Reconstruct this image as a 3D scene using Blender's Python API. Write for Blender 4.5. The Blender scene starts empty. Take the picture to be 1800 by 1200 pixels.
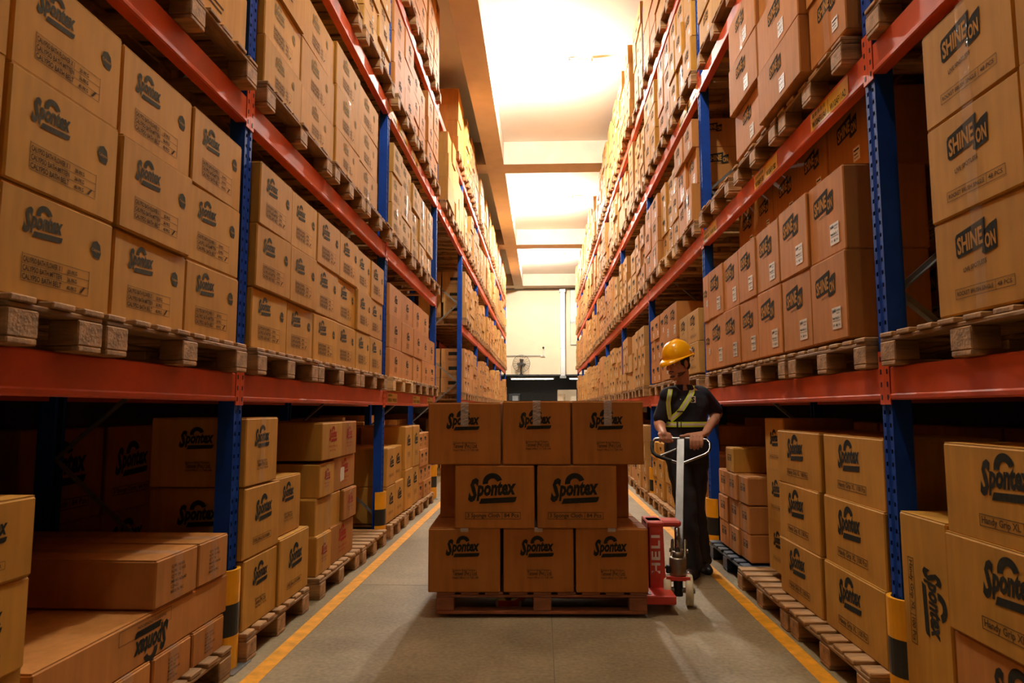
import bpy, bmesh, math, random
from mathutils import Vector, Matrix
from mathutils.bvhtree import BVHTree
from mathutils import noise as mnoise
R = random.Random(7)
S = bpy.context.scene
COL = S.collection
PI = math.pi

# ------------------------------------------------------------ camera, light, exposure
cd = bpy.data.cameras.new('camera'); cam = bpy.data.objects.new('camera', cd); COL.objects.link(cam)
cd.sensor_width = 36; cd.sensor_fit = 'HORIZONTAL'; cd.lens = 36*1203.3/1800
cd.clip_start = 0.05; cd.clip_end = 200
cam.location = (0, 0, 1.25)
cam.rotation_euler = (PI/2+0.09865, 0, 0.04377)
S.camera = cam
cd.dof.use_dof = True; cd.dof.focus_distance = 6.5; cd.dof.aperture_fstop = 5.6
w = bpy.data.worlds.new('world'); S.world = w; w.use_nodes = True
w.node_tree.nodes['Background'].inputs[0].default_value = (1, .85, .65, 1)
w.node_tree.nodes['Background'].inputs[1].default_value = 0.0
S.view_settings.view_transform = 'Standard'; S.view_settings.look = 'None'
S.view_settings.gamma = 1; S.view_settings.use_curve_mapping = False
S.view_settings.exposure = -0.18
LAMP_COL = (1, .94, .84)
# (y, bulb strength) of the bare bulbs along the aisle ceiling
LAMPS = [(-4.1, 300), (3.9, 1650), (11.9, 3300), (19.95, 4600), (27.5, 4000)]
TUBES_R = 0; TUBES_L = 0

# ------------------------------------------------------------ materials
def srgb(r, g, b):
    f = lambda c: (c/255/12.92) if c <= 10 else ((c/255+.055)/1.055)**2.4
    return (f(r), f(g), f(b), 1)
def newmat(name):
    m = bpy.data.materials.new(name); m.use_nodes = True
    n = m.node_tree.nodes; l = m.node_tree.links
    return m, n, l, n['Principled BSDF']
def mat(name, col, rough=.6, metal=0, noise=0.15, scale=12, bump=0.0, bscale=60, stretch=(1, 1, 1), spec=.5, emit=None, alpha=1):
    m, n, l, p = newmat(name)
    p.inputs['Roughness'].default_value = rough; p.inputs['Metallic'].default_value = metal
    p.inputs['Specular IOR Level'].default_value = spec
    tc = n.new('ShaderNodeTexCoord'); mp = n.new('ShaderNodeMapping'); mp.inputs['Scale'].default_value = stretch
    l.new(tc.outputs['Object'], mp.inputs[0])
    nz = n.new('ShaderNodeTexNoise'); nz.inputs['Scale'].default_value = scale; nz.inputs['Detail'].default_value = 5
    l.new(mp.outputs[0], nz.inputs['Vector'])
    mx = n.new('ShaderNodeMix'); mx.data_type = 'RGBA'; mx.blend_type = 'MULTIPLY'; mx.inputs[0].default_value = 1
    mr = n.new('ShaderNodeMapRange'); mr.inputs[3].default_value = 1-noise; mr.inputs[4].default_value = 1+noise
    mr.inputs[1].default_value = .3; mr.inputs[2].default_value = .7
    l.new(nz.outputs[0], mr.inputs[0])
    mx.inputs[6].default_value = col
    l.new(mr.outputs[0], mx.inputs[7]); l.new(mx.outputs[2], p.inputs['Base Color'])
    if bump:
        b = n.new('ShaderNodeBump'); b.inputs['Strength'].default_value = bump; b.inputs['Distance'].default_value = .01
        n2 = n.new('ShaderNodeTexNoise'); n2.inputs['Scale'].default_value = bscale; n2.inputs['Detail'].default_value = 4
        l.new(mp.outputs[0], n2.inputs['Vector']); l.new(n2.outputs[0], b.inputs['Height']); l.new(b.outputs[0], p.inputs['Normal'])
    if emit:
        p.inputs['Emission Color'].default_value = emit[0]; p.inputs['Emission Strength'].default_value = emit[1]
    if alpha < 1: p.inputs['Alpha'].default_value = alpha
    return m
def carton_material(name, mass):
    m, n, l, p = newmat(name)
    p.inputs['Roughness'].default_value = .7; p.inputs['Specular IOR Level'].default_value = .12
    if mass:
        c = n.new('ShaderNodeVertexColor'); c.layer_name = 'tint'; colout = c.outputs[0]
    else:
        c = n.new('ShaderNodeObjectInfo'); colout = c.outputs['Color']
    tc = n.new('ShaderNodeTexCoord'); mp = n.new('ShaderNodeMapping'); mp.inputs['Scale'].default_value = (1, 1, .12)
    l.new(tc.outputs['Object'], mp.inputs[0])
    nz = n.new('ShaderNodeTexNoise'); nz.inputs['Scale'].default_value = 28; nz.inputs['Detail'].default_value = 3
    l.new(mp.outputs[0], nz.inputs['Vector'])
    nb = n.new('ShaderNodeTexNoise'); nb.inputs['Scale'].default_value = 3.5; nb.inputs['Detail'].default_value = 3
    l.new(tc.outputs['Object'], nb.inputs['Vector'])
    ad = n.new('ShaderNodeMath'); ad.operation = 'ADD'; l.new(nz.outputs[0], ad.inputs[0]); l.new(nb.outputs[0], ad.inputs[1])
    mr = n.new('ShaderNodeMapRange'); mr.inputs[1].default_value = .7; mr.inputs[2].default_value = 1.3
    mr.inputs[3].default_value = .86; mr.inputs[4].default_value = 1.14; l.new(ad.outputs[0], mr.inputs[0])
    mx = n.new('ShaderNodeMix'); mx.data_type = 'RGBA'; mx.blend_type = 'MULTIPLY'; mx.inputs[0].default_value = 1
    l.new(colout, mx.inputs[6]); l.new(mr.outputs[0], mx.inputs[7]); l.new(mx.outputs[2], p.inputs['Base Color'])
    b = n.new('ShaderNodeBump'); b.inputs['Strength'].default_value = .12; b.inputs['Distance'].default_value = .004
    l.new(nb.outputs[0], b.inputs['Height']); b.inputs['Distance'].default_value = .03
    if not mass: l.new(b.outputs[0], p.inputs['Normal'])
    return m
M = {}
M['carton'] = carton_material('cardboard', False)
M['cmass'] = carton_material('cardboard_far', True)
M['inkmid'] = mat('slate_ink', srgb(78, 74, 60), .9, noise=.2, scale=60, spec=.08)
M['ink'] = mat('black_ink', srgb(46, 44, 36), .9, noise=.25, scale=60, spec=.08)
M['inksheen'] = mat('sheen_pale_ink', srgb(142, 122, 84), .9, noise=.25, scale=60, spec=.08)  # ink made pale: sheen at grazing view put into its colour
M['inkfine'] = mat('fine_ink', srgb(84, 64, 40), .9, noise=.2, spec=.08)
M['inkred'] = mat('red_ink', srgb(160, 46, 28), .9, noise=.2, spec=.08)
M['inkback'] = mat('carton_show_through', srgb(186, 136, 72), .9, noise=.1, spec=.08)
M['paper'] = mat('white_paper', srgb(222, 214, 196), .5, noise=.06)
M['white'] = mat('white_paint', srgb(235, 230, 220), .5, noise=.04)
M['cream'] = mat('cream_paint', srgb(238, 222, 190), .7, noise=.04, scale=2)
M['ceil'] = mat('ceiling_paint', srgb(240, 234, 222), .8, noise=.03, scale=1.5)
M['beamp'] = mat('beam_paint', srgb(196, 178, 158), .75, noise=.08, scale=3)
M['darkgrey'] = mat('dark_grey_wall', srgb(84, 84, 82), .8, noise=.1)
M['wallside'] = mat('side_wall_paint', srgb(70, 62, 54), .8, noise=.1, scale=2)
M['orange'] = mat('orange_steel', srgb(206, 78, 34), .55, noise=.10, scale=8, bump=.05, bscale=20)
M['blue'] = mat('blue_steel', srgb(22, 66, 158), .6, noise=.12, scale=10, spec=.15)
M['bluedk'] = mat('slot_shadow', srgb(14, 22, 46), .6)
M['galv'] = mat('galvanised_steel', srgb(140, 145, 145), .4, .6, noise=.15, scale=20)
M['yellow'] = mat('yellow_paint', srgb(244, 172, 20), .4, noise=.10, scale=9)
M['black'] = mat('black_paint', srgb(28, 28, 28), .45, noise=.1)
M['labely'] = mat('yellow_label', srgb(228, 178, 30), .4, noise=.08)
M['wood'] = mat('pallet_wood', srgb(164, 124, 76), .75, noise=.38, scale=9, stretch=(3, .6, 3), bump=.4, bscale=30)
M['woodx'] = mat('pallet_wood_cross', srgb(142, 106, 62), .75, noise=.35, scale=9, stretch=(.6, 3, 3), bump=.4, bscale=30)
M['woodnew'] = mat('new_pallet_wood', srgb(214, 176, 116), .7, noise=.22, scale=8, stretch=(3, .6, 3), bump=.3, bscale=30)
M['woodred'] = mat('red_pallet_wood', srgb(150, 92, 56), .7, noise=.25, scale=8, stretch=(1, 3, 3), bump=.3, bscale=30)
M['woodblue'] = mat('blue_pallet', srgb(34, 46, 66), .6, noise=.3, scale=10, bump=.2)
M['floorline'] = mat('line_paint', srgb(232, 160, 24), .5, noise=.22, scale=14, bump=.1)
M['red'] = mat('red_enamel', srgb(208, 66, 50), .4, noise=.10, scale=14)
M['reddark'] = mat('dark_red_enamel', srgb(110, 32, 22), .5, noise=.3, scale=12)  # darker, more mottled red for the forks
M['steel'] = mat('brushed_steel', srgb(128, 128, 126), .42, .7, noise=.14, scale=30, stretch=(1, 1, .1))
M['steeldk'] = mat('oily_steel', srgb(140, 128, 108), .38, .8, noise=.2, scale=22)
M['chrome'] = mat('chrome', srgb(150, 150, 150), .22, 1, noise=.03)
M['nylon'] = mat('cream_nylon', srgb(222, 208, 168), .5, noise=.12, scale=20)
M['rubber'] = mat('black_rubber', srgb(24, 24, 26), .7)
M['skin'] = mat('skin', srgb(196, 140, 108), .5, noise=.08, scale=25, bump=.05, bscale=140)
M['hair'] = mat('black_hair', srgb(22, 18, 16), .6, noise=.3, scale=80)
M['stubble'] = mat('stubble', srgb(92, 66, 52), .7, noise=.3, scale=150)
M['navy'] = mat('navy_cotton', srgb(26, 28, 42), .85, noise=.15, scale=20, bump=.25, bscale=14)
M['trouser'] = mat('dark_trouser_cloth', srgb(32, 31, 36), .8, noise=.2, scale=15, bump=.3, bscale=12)
M['shoe'] = mat('black_shoe', srgb(20, 20, 24), .45)
M['helmet'] = mat('yellow_helmet_plastic', srgb(255, 184, 8), .22, noise=.03)
M['hivis'] = mat('lime_webbing', srgb(222, 250, 70), .5, noise=.05)
M['silver'] = mat('silver_reflective_tape', srgb(236, 236, 230), .4, .1, noise=.05)
M['eyew'] = mat('eye_white', srgb(225, 215, 205), .3)
M['lip'] = mat('lip', srgb(150, 88, 76), .5)
M['fan'] = mat('fan_grille', srgb(70, 66, 60), .5, .3)
M['bulb'] = mat('bulb_glow', (1, 1, 1, 1), .4, noise=0, emit=((*LAMP_COL, 1), 1000))
M['tube'] = mat('tube_glow', (1, 1, 1, 1), .4, noise=0, emit=((1, .93, .8, 1), TUBES_R))
M['tubefar'] = mat('far_tube_glow', (1, 1, 1, 1), .4, noise=0, emit=((1, .97, .9, 1), 9))
M['duct'] = mat('galvanised_duct', srgb(205, 208, 205), .35, .5, noise=.08, scale=6)
M['cola'] = mat('cola', srgb(40, 10, 6), .12, noise=.1)
M['colared'] = mat('red_label', srgb(190, 12, 16), .35)
M['bottleclear'] = mat('clear_plastic', srgb(200, 200, 200), .1, noise=0, alpha=.35)
def tape_material(name, alpha, rough):
    m, n, l, p = newmat(name)
    p.inputs['Base Color'].default_value = srgb(235, 225, 210); p.inputs['Roughness'].default_value = rough
    p.inputs['Alpha'].default_value = alpha; p.inputs['Specular IOR Level'].default_value = .9
    tc = n.new('ShaderNodeTexCoord'); mp = n.new('ShaderNodeMapping'); mp.inputs['Scale'].default_value = (1, 1, .25)
    nz = n.new('ShaderNodeTexNoise'); nz.inputs['Scale'].default_value = 90; nz.inputs['Detail'].default_value = 2
    b = n.new('ShaderNodeBump'); b.inputs['Strength'].default_value = .5; b.inputs['Distance'].default_value = .004
    l.new(tc.outputs['Object'], mp.inputs[0]); l.new(mp.outputs[0], nz.inputs[0]); l.new(nz.outputs[0], b.inputs['Height']); l.new(b.outputs[0], p.inputs['Normal'])
    return m
M['tape'] = tape_material('clear_tape', .13, .16); M['tapecr'] = tape_material('crinkled_glint_tape', .48, .28)  # crinkled tape more opaque, its glints put in as pale colour
def concrete():
    m, n, l, p = newmat('worn_concrete')
    tc = n.new('ShaderNodeTexCoord')
    a = n.new('ShaderNodeTexNoise'); a.inputs['Scale'].default_value = 1.1; a.inputs['Detail'].default_value = 9; a.inputs['Roughness'].default_value = .7
    c = n.new('ShaderNodeTexNoise'); c.inputs['Scale'].default_value = 45; c.inputs['Detail'].default_value = 6
    v = n.new('ShaderNodeTexNoise'); v.inputs['Scale'].default_value = .35; v.inputs['Detail'].default_value = 4
    for q in (a, c, v): l.new(tc.outputs['Object'], q.inputs['Vector'])
    r = n.new('ShaderNodeValToRGB'); r.color_ramp.elements[0].position = .36; r.color_ramp.elements[1].position = .66
    r.color_ramp.elements[0].color = srgb(96, 84, 60); r.color_ramp.elements[1].color = srgb(168, 150, 114)
    s = n.new('ShaderNodeMath'); s.operation = 'MULTIPLY_ADD'; s.inputs[1].default_value = .35; l.new(c.outputs[0], s.inputs[0]); 
    s2 = n.new('ShaderNodeMath'); s2.operation = 'MULTIPLY_ADD'; s2.inputs[1].default_value = .6; l.new(a.outputs[0], s2.inputs[0])
    l.new(s2.outputs[0], s.inputs[2]); s3 = n.new('ShaderNodeMath'); s3.operation = 'MULTIPLY'; s3.inputs[1].default_value = .08; l.new(v.outputs[0], s3.inputs[0]); l.new(s3.outputs[0], s2.inputs[2])
    l.new(s.outputs[0], r.inputs[0]); l.new(r.outputs[0], p.inputs['Base Color'])
    rr = n.new('ShaderNodeMapRange'); rr.inputs[3].default_value = .34; rr.inputs[4].default_value = .62; l.new(a.outputs[0], rr.inputs[0]); l.new(rr.outputs[0], p.inputs['Roughness'])
    b = n.new('ShaderNodeBump'); b.inputs['Strength'].default_value = .12; b.inputs['Distance'].default_value = .004; l.new(c.outputs[0], b.inputs['Height']); l.new(b.outputs[0], p.inputs['Normal'])
    return m
M['concrete'] = concrete()
M['joint'] = mat('floor_joint', srgb(118, 106, 84), .8)

# ------------------------------------------------------------ mesh helpers
class MB:
    def __init__(s): s.v = []; s.f = []; s.m = []; s.mats = []; s.sm = []; s.c = []; s.usec = False
    def mi(s, k):
        if k not in s.mats: s.mats.append(k)
        return s.mats.index(k)
    def add(s, vs, fs, k, smooth=False, col=None):
        o = len(s.v); s.v += [tuple(q) for q in vs]; i = s.mi(k)
        s.f += [tuple(a+o for a in f) for f in fs]; s.m += [i]*len(fs); s.sm += [smooth]*len(fs)
        if col is not None: s.usec = True
        s.c += [col or (1, 1, 1, 1)]*len(vs)
    def box(s, x0, x1, y0, y1, z0, z1, k, mt=None, col=None):
        vs = [(x0, y0, z0), (x1, y0, z0), (x1, y1, z0), (x0, y1, z0), (x0, y0, z1), (x1, y0, z1), (x1, y1, z1), (x0, y1, z1)]
        if mt is not None: vs = [mt @ Vector(q) for q in vs]
        s.add(vs, [(0, 3, 2, 1), (4, 5, 6, 7), (0, 1, 5, 4), (1, 2, 6, 5), (2, 3, 7, 6), (3, 0, 4, 7)], k, col=col)
    def bbox(s, x0, x1, y0, y1, z0, z1, k, b=.005, mt=None):
        """box with chamfered edges"""
        bm = bmesh.new(); bmesh.ops.create_cube(bm, size=1)
        for q in bm.verts: q.co = Vector(((x0+x1)/2+q.co.x*(x1-x0), (y0+y1)/2+q.co.y*(y1-y0), (z0+z1)/2+q.co.z*(z1-z0)))
        bmesh.ops.bevel(bm, geom=bm.edges[:], offset=b, segments=1, affect='EDGES')
        s.addbm(bm, k, mt)
    def addbm(s, bm, k, mt=None, smooth=False):
        bm.verts.index_update()
        vs = [(mt @ q.co) if mt is not None else q.co.copy() for q in bm.verts]
        s.add(vs, [[q.index for q in f.verts] for f in bm.faces], k, smooth); bm.free()
    def tube(s, pts, r, k, seg=10, caps=True, smooth=True, closed=False):
        """tube along pts; r number or list"""
        P = [Vector(p) for p in pts]; n = len(P); rs = r if isinstance(r, list) else [r]*n
        vs = []; up = None
        for i in range(n):
            if closed: t = (P[(i+1) % n]-P[i-1]).normalized()
            else: t = (P[min(i+1, n-1)]-P[max(i-1, 0)]).normalized()
            if up is None:
                a = Vector((0, 0, 1)) if abs(t.z) < .9 else Vector((1, 0, 0)); up = (a-t*a.dot(t)).normalized()
            else: up = (up-t*up.dot(t)).normalized()
            b = t.cross(up); rr = rs[i]; ra, rb = rr if isinstance(rr, tuple) else (rr, rr)
            for j in range(seg):
                an = 2*PI*j/seg; vs.append(P[i]+up*math.cos(an)*ra+b*math.sin(an)*rb)
        fs = []
        for i in range(n if closed else n-1):
            for j in range(seg):
                a = i*seg+j; b2 = i*seg+(j+1) % seg; c = ((i+1) % n)*seg; fs.append((a, b2, c+(j+1) % seg, c+j))
        s.add(vs, fs, k, smooth)
        if caps and not closed:
            s.add(vs[:seg], [tuple(range(seg))[::-1]], k); s.add(vs[-seg:], [tuple(range(seg))], k)
    def lathe(s, prof, k, seg=24, mt=None, smooth=True):
        vs = []; fs = []
        for (r, z) in prof:
            for j in range(seg): vs.append(Vector((r*math.cos(2*PI*j/seg), r*math.sin(2*PI*j/seg), z)))
        for i in range(len(prof)-1):
            for j in range(seg): fs.append((i*seg+j, i*seg+(j+1) % seg, (i+1)*seg+(j+1) % seg, (i+1)*seg+j))
        if mt is not None: vs = [mt @ q for q in vs]
        s.add(vs, fs, k, smooth)
        s.add(vs[:seg], [tuple(range(seg))[::-1]], k); s.add(vs[-seg:], [tuple(range(seg))], k)
    def ball(s, c, rad, k, mt=None, seg=20, rings=12):
        bm = bmesh.new(); bmesh.ops.create_uvsphere(bm, u_segments=seg, v_segments=rings, radius=1)
        rx, ry, rz = rad if isinstance(rad, tuple) else (rad,)*3
        T = Matrix.Translation(Vector(c)) @ (mt or Matrix.Identity(4)) @ Matrix.Diagonal((rx, ry, rz, 1))
        s.addbm(bm, k, T, True)
    def mesh(s, name):
        me = bpy.data.meshes.new(name); me.from_pydata(s.v, [], s.f)
        for k in s.mats: me.materials.append(M[k])
        me.polygons.foreach_set('material_index', s.m); me.polygons.foreach_set('use_smooth', s.sm)
        if s.usec:
            ca = me.color_attributes.new('tint', 'FLOAT_COLOR', 'POINT')
            ca.data.foreach_set('color', [x for c in s.c for x in c])
        me.update(); return me
    def obj(s, name, parent=None, loc=(0, 0, 0), rot=(0, 0, 0)):
        o = bpy.data.objects.new(name, s.mesh(name)); COL.objects.link(o); o.location = loc; o.rotation_euler = rot
        if parent: o.parent = parent
        return o
def ob(name, me, parent=None, loc=(0, 0, 0), rotz=0):
    o = bpy.data.objects.new(name, me); COL.objects.link(o); o.location = loc; o.rotation_euler = (0, 0, rotz)
    if parent: o.parent = parent
    return o
def empty(name, loc=(0, 0, 0), rotz=0):
    o = bpy.data.objects.new(name, None); COL.objects.link(o); o.location = loc; o.rotation_euler = (0, 0, rotz); o.empty_display_size = .1
    return o
def tag(o, label=None, cat=None, group=None, kind=None):
    if label: o['label'] = label
    if cat: o['category'] = cat
    if group: o['group'] = group
    if kind: o['kind'] = kind
    return o
def struct(b, name): return tag(b.obj(name), kind='structure')
ORD = ['zeroth', 'first', 'second', 'third', 'fourth', 'fifth', 'sixth', 'seventh', 'eighth', 'ninth', 'tenth', 'eleventh', 'twelfth']

# ------------------------------------------------------------ lettering
_tc = {}
def glyphs(body, size=1, bold=0, shear=0, sx=1):
    k = (body, round(bold, 3), shear)
    if k not in _tc:
        cu = bpy.data.curves.new('t', 'FONT'); cu.body = body; cu.size = 1; cu.offset = bold; cu.shear = shear; cu.resolution_u = 2
        o = bpy.data.objects.new('t', cu); me = bpy.data.meshes.new_from_object(o)
        vs = [(q.co.x, q.co.y) for q in me.vertices]; fs = [tuple(p.vertices) for p in me.polygons]
        bpy.data.objects.remove(o); bpy.data.curves.remove(cu); bpy.data.meshes.remove(me)
        x0 = min(v[0] for v in vs); vs = [(v[0]-x0, v[1]) for v in vs]
        _tc[k] = (vs, fs, max(v[0] for v in vs))
    vs, fs, wd = _tc[k]
    return [(v[0]*size*sx, v[1]*size) for v in vs], fs, wd*size*sx
class Print:
    """flat print in a face plane: u right, v up, placed on the -Y side"""
    def __init__(s): s.b = MB()
    def poly(s, pts, k, lay=1): s.b.add([(u, -.0008*lay, v) for u, v in pts], [tuple(range(len(pts)))], k)
    def rect(s, u0, u1, v0, v1, k, lay=1): s.poly([(u0, v0), (u1, v0), (u1, v1), (u0, v1)], k, lay)
    def frame(s, u0, u1, v0, v1, t, k):
        s.rect(u0, u1, v0, v0+t, k); s.rect(u0, u1, v1-t, v1, k); s.rect(u0, u0+t, v0, v1, k); s.rect(u1-t, u1, v0, v1, k)
    def text(s, body, u, v, size, k, width=None, bold=.02, shear=0, sx=1, rot=0, lay=1, center=False):
        vs, fs, wd = glyphs(body, size, bold, shear, sx)
        f = width/wd if width else 1
        if width: vs = [(a*f, b) for a, b in vs]; wd = width
        if center: u -= wd/2
        c, q = math.cos(rot), math.sin(rot)
        s.b.add([(u+a*c-b*q, -.0008*lay, v+a*q+b*c) for a, b in vs], fs, k)
    def arc(s, cu, cv, r0, r1, a0, a1, k, n=14):
        pts = [(cu+r1*math.cos(a0+(a1-a0)*i/n), cv+r1*math.sin(a0+(a1-a0)*i/n)) for i in range(n+1)]
        pin = [(cu+r0*math.cos(a0+(a1-a0)*i/n), cv+r0*math.sin(a0+(a1-a0)*i/n)) for i in range(n+1)]
        v = [(u, -.0008, w_) for u, w_ in pts+pin]
        s.b.add(v, [(i, i+1, n+2+i, n+1+i) for i in range(n)], k)
def rotp(pts, a, c=(0, 0)):
    co, si = math.cos(a), math.sin(a)
    return [(c[0]+(u-c[0])*co-(v-c[1])*si, c[1]+(u-c[0])*si+(v-c[1])*co) for u, v in pts]
def sponge_logo(p, u, v, W, ink='ink', tilt=.06):
    """word, dome and rounded underline; left end at u, baseline v, overall width W"""
    t = tilt; s = W/1.0
    def at(a, b): return (u+a*s*math.cos(t)-b*s*math.sin(t), v+a*s*math.sin(t)+b*s*math.cos(t))
    x, y = at(0.0, -.09); p.text('S', x, y, .60*s, ink, width=.24*s, bold=.05, shear=.4, rot=t)
    x, y = at(.172, 0); p.text('pontex', x, y, .41*s, ink, width=.828*s, bold=.045, shear=.25, rot=t)
    cx, cy = at(.52, .235); p.arc(cx, cy, .095*s, .205*s, .10*PI, 1.04*PI, ink)
    pts = [at(a, b) for a, b in [(.22, -.17), (.93, -.17), (.97, -.15), (1.0, -.065), (.27, -.065)]]
    p.poly(pts, ink)
def shine_logo(p, u, v, W, ink='ink', back='inkback', tilt=.10):
    s = W; t = tilt
    def at(a, b): return (u+a*s*math.cos(t)-b*s*math.sin(t), v+a*s*math.sin(t)+b*s*math.cos(t))
    pts = [(.0, .05), (.04, 0), (.60, 0), (.62, -.09), (.67, -.12), (.96, -.12), (1.0, .24), (.80, .24), (.82, .40), (.05, .36), (.0, .30)]
    # two convex-ish pieces so that the outline stays clean
    p.poly([at(a, b) for a, b in [(0, .05), (.04, 0), (.70, 0), (.76, .42), (.06, .38), (.02, .33)]], ink)
    p.poly([at(a, b) for a, b in [(.60, -.09), (.66, -.13), (.94, -.11), (1.0, .30), (.84, .28), (.66, .20)]], ink)
    x, y = at(.05, .06); p.text('SHINE', x, y, .36*s, back, width=.62*s, bold=.03, shear=.12, rot=t, lay=2)
    x, y = at(.70, -.05); p.text('ON', x, y, .30*s, back, width=.24*s, bold=.03, shear=.12, rot=t, lay=2)
def address(p, u, v, s, ink='inkfine'):
    p.text('Exclusive Brand Partners:', u, v+.095*s, .048*s, ink, width=.36*s, bold=.01)
    p.text('Tanseel (Pvt.) Ltd.', u, v+.032*s, .085*s, ink, width=.38*s, bold=.02)
    p.text('Head Office: 111 500 540', u, v-.018*s, .046*s, ink, width=.40*s, bold=.01)
PR = {}
def define_prints():
    # each print is drawn for a face W0 x H0 metres, centred in u, v from the bottom
    def d(name, w0, h0, fn, ex=None):
        p = Print(); fn(p); e = None
        if ex: e = Print(); ex(e); e = e.b.mesh('shipping_label')
        PR[name] = (p.b.mesh('printed_logo'), w0, h0, e)
    def badge(p, ink):
        sponge_logo(p, -.165, .215, .168, ink)
        u, v = .165, .215
        p.poly([(u-.028, v+.0), (u-.012, v-.026), (u+.02, v-.03), (u+.028, v-.01), (u+.022, v+.02), (u+.004, v+.032), (u-.018, v+.024)], ink)
        p.text('Calypso', u-.022, v-.006, .014, 'inkback', width=.044, bold=.01, lay=2)
        for i, (a, b) in enumerate([('CALYPSO BATH FLOWER X 1', '20 PKG'), ('CALYPSO BATH MITTEN', '36 PKG'), ('CALYPSO BATH BELT', '40 PKG')]):
            yy = .108-.026*i
            p.text(a, -.155, yy, .024, 'inkfine', width=.165, bold=.03); p.text(b, .035, yy, .018, 'inkfine', width=.045, bold=.03)
            p.rect(-.16, .14, yy-.006, yy-.0045, 'inkfine')
        p.rect(-.16, .14, .131, .1325, 'inkfine'); p.rect(.138, .14, .055, .135, 'inkfine'); p.rect(-.16, -.158, .055, .135, 'inkfine')
        p.text('/', .095, .056, .03, 'inkfine', width=.03)
    d('badge', .5, .33, lambda p: badge(p, 'inkmid'))
    d('badge_sheen', .5, .33, lambda p: badge(p, 'inksheen'))
    def cloth(p, a, b, W=.30):
        sponge_logo(p, -.165, .195, W, 'ink', .05)
        p.frame(-.18, .16, .055, .098, .003, 'inkfine'); p.rect(.045, .048, .055, .098, 'inkfine')
        p.text(a, -.168, .067, .034, 'inkfine', width=.20, bold=.02); p.text(b, .058, .067, .034, 'inkfine', width=.09, bold=.02)
    d('cloth', .49, .385, lambda p: cloth(p, '3 Sponge Cloth', '84 Pcs'))
    d('handy', .60, .34, lambda p: cloth(p, 'Handy Grip XL', '100 Pcs', .265))
    def tans(p): sponge_logo(p, -.115, .245, .21, 'ink', .03); address(p, -.07, .09, .40)
    d('address', .44, .385, tans)
    def ring(p):
        sponge_logo(p, -.10, .20, .22, 'ink', .05); p.frame(-.12, .12, .06, .095, .002, 'inkfine')
        p.text('STEEL BALLS SCOURER', -.11, .07, .022, 'inkfine', width=.21)
    d('framed', .45, .36, ring)
    def redp(p):
        sponge_logo(p, -.09, .15, .19, 'inkred', .04); p.text('SPONGE SCOURER 12 x 20', -.09, .08, .02, 'inkred', width=.2); p.text('NET QTY 240', -.07, .05, .018, 'inkred', width=.14)
    d('red', .5, .26, redp)
    def small(p):
        sponge_logo(p, -.06, .17, .14, 'ink', .04)
        for i in range(3): p.text(['STAINLESS STEEL', 'PACKS 48 PCS', 'MADE IN PRC'][i], -.06, .10-.02*i, .017, 'inkfine', width=[.13, .12, .11][i])
    d('small', .40, .31, small)
    def shl(p):
        shine_logo(p, -.15, .235, .255); p.text('LIVE SPOTLESS', -.08, .215, .016, 'inkfine', width=.10, rot=.1)
    def sticker(p):
        p.rect(.045, .15, .045, .155, 'paper', 2)
        p.text('SHINE', .052, .128, .02, 'ink', width=.04, bold=.04, lay=3, rot=.1); p.text('LIVE SPOTLESS', .10, .135, .01, 'ink', width=.042, lay=3); p.text('SINGLE PACK', .10, .12, .01, 'ink', width=.035, lay=3)
        p.text('Handy Grip XL - 3', .052, .095, .017, 'ink', width=.09, bold=.03, lay=3); p.rect(.052, .143, .085, .087, 'ink', 3); p.text('QTY', .056, .06, .013, 'ink', width=.02, lay=3); p.text('48', .09, .057, .02, 'ink', width=.016, bold=.03, lay=3); p.text('PCS', .118, .06, .013, 'ink', width=.02, lay=3)
    d('shine_label', .44, .42, shl, sticker)
    def shb(p):
        shine_logo(p, -.125, .20, .23); p.text('LIVE SPOTLESS', -.09, .145, .022, 'inkfine', width=.125, rot=.1)
        p.frame(-.145, .165, .055, .092, .002, 'inkfine'); p.rect(.07, .072, .055, .092, 'inkfine'); p.text('ROCKET BRUSH SINGLE', -.135, .066, .021, 'inkfine', width=.195); p.text('48 PCS', .08, .066, .021, 'inkfine', width=.07)
    d('shine_brush', .50, .36, shb)
    def marks(p):
        for sx in (-1, 1):
            p.frame(-.03+sx*.035, .03+sx*.035, .09, .15, .006, 'ink'); p.text('H', -.02+sx*.035, .10, .04, 'ink', width=.035, bold=.05)
    d('marks', .30, .2, marks)
    def dull(p):
        shine_logo(p, -.09, .17, .2)
    def st2(p):
        p.rect(.06, .12, .04, .10, 'paper', 2); p.rect(.066, .114, .082, .09, 'ink', 3); p.rect(.066, .10, .066, .071, 'ink', 3); p.rect(.066, .108, .052, .055, 'ink', 3)
    d('shine_small', .40, .30, dull, st2)
    def upside(p):
        # long carton printed upside down
        b0 = len(p.b.v); sponge_logo(p, -.12, .04, .24, 'ink', 0); 
        p.frame(-.16, .12, .0, .0, 0, 'ink') if False else None
        p.b.v[b0:] = [(-v[0], v[1], .137-v[2]) for v in p.b.v[b0:]]
        p.frame(-.22, .14, .115, .17, .002, 'inkfine'); p.text('HOUSEHOLD CLEANING', -.10, .145, .016, 'inkfine', width=.2); p.text('MOP SETS 12 PCS', -.10, .122, .016, 'inkfine', width=.18)
    d('upside', .9, .19, upside)
    def lines(p):
        for i in range(6): p.text(['G.W. 14 KG', 'N.W. 12 KG', 'QTY 24', 'MEAS 60x40', 'C/NO.', 'MADE IN PRC'][i], -.05, .135-.02*i, .017, 'inkfine', width=[.1, .11, .07, .12, .06, .1][i])
    d('lines', .31, .19, lines)
define_prints()

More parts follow.
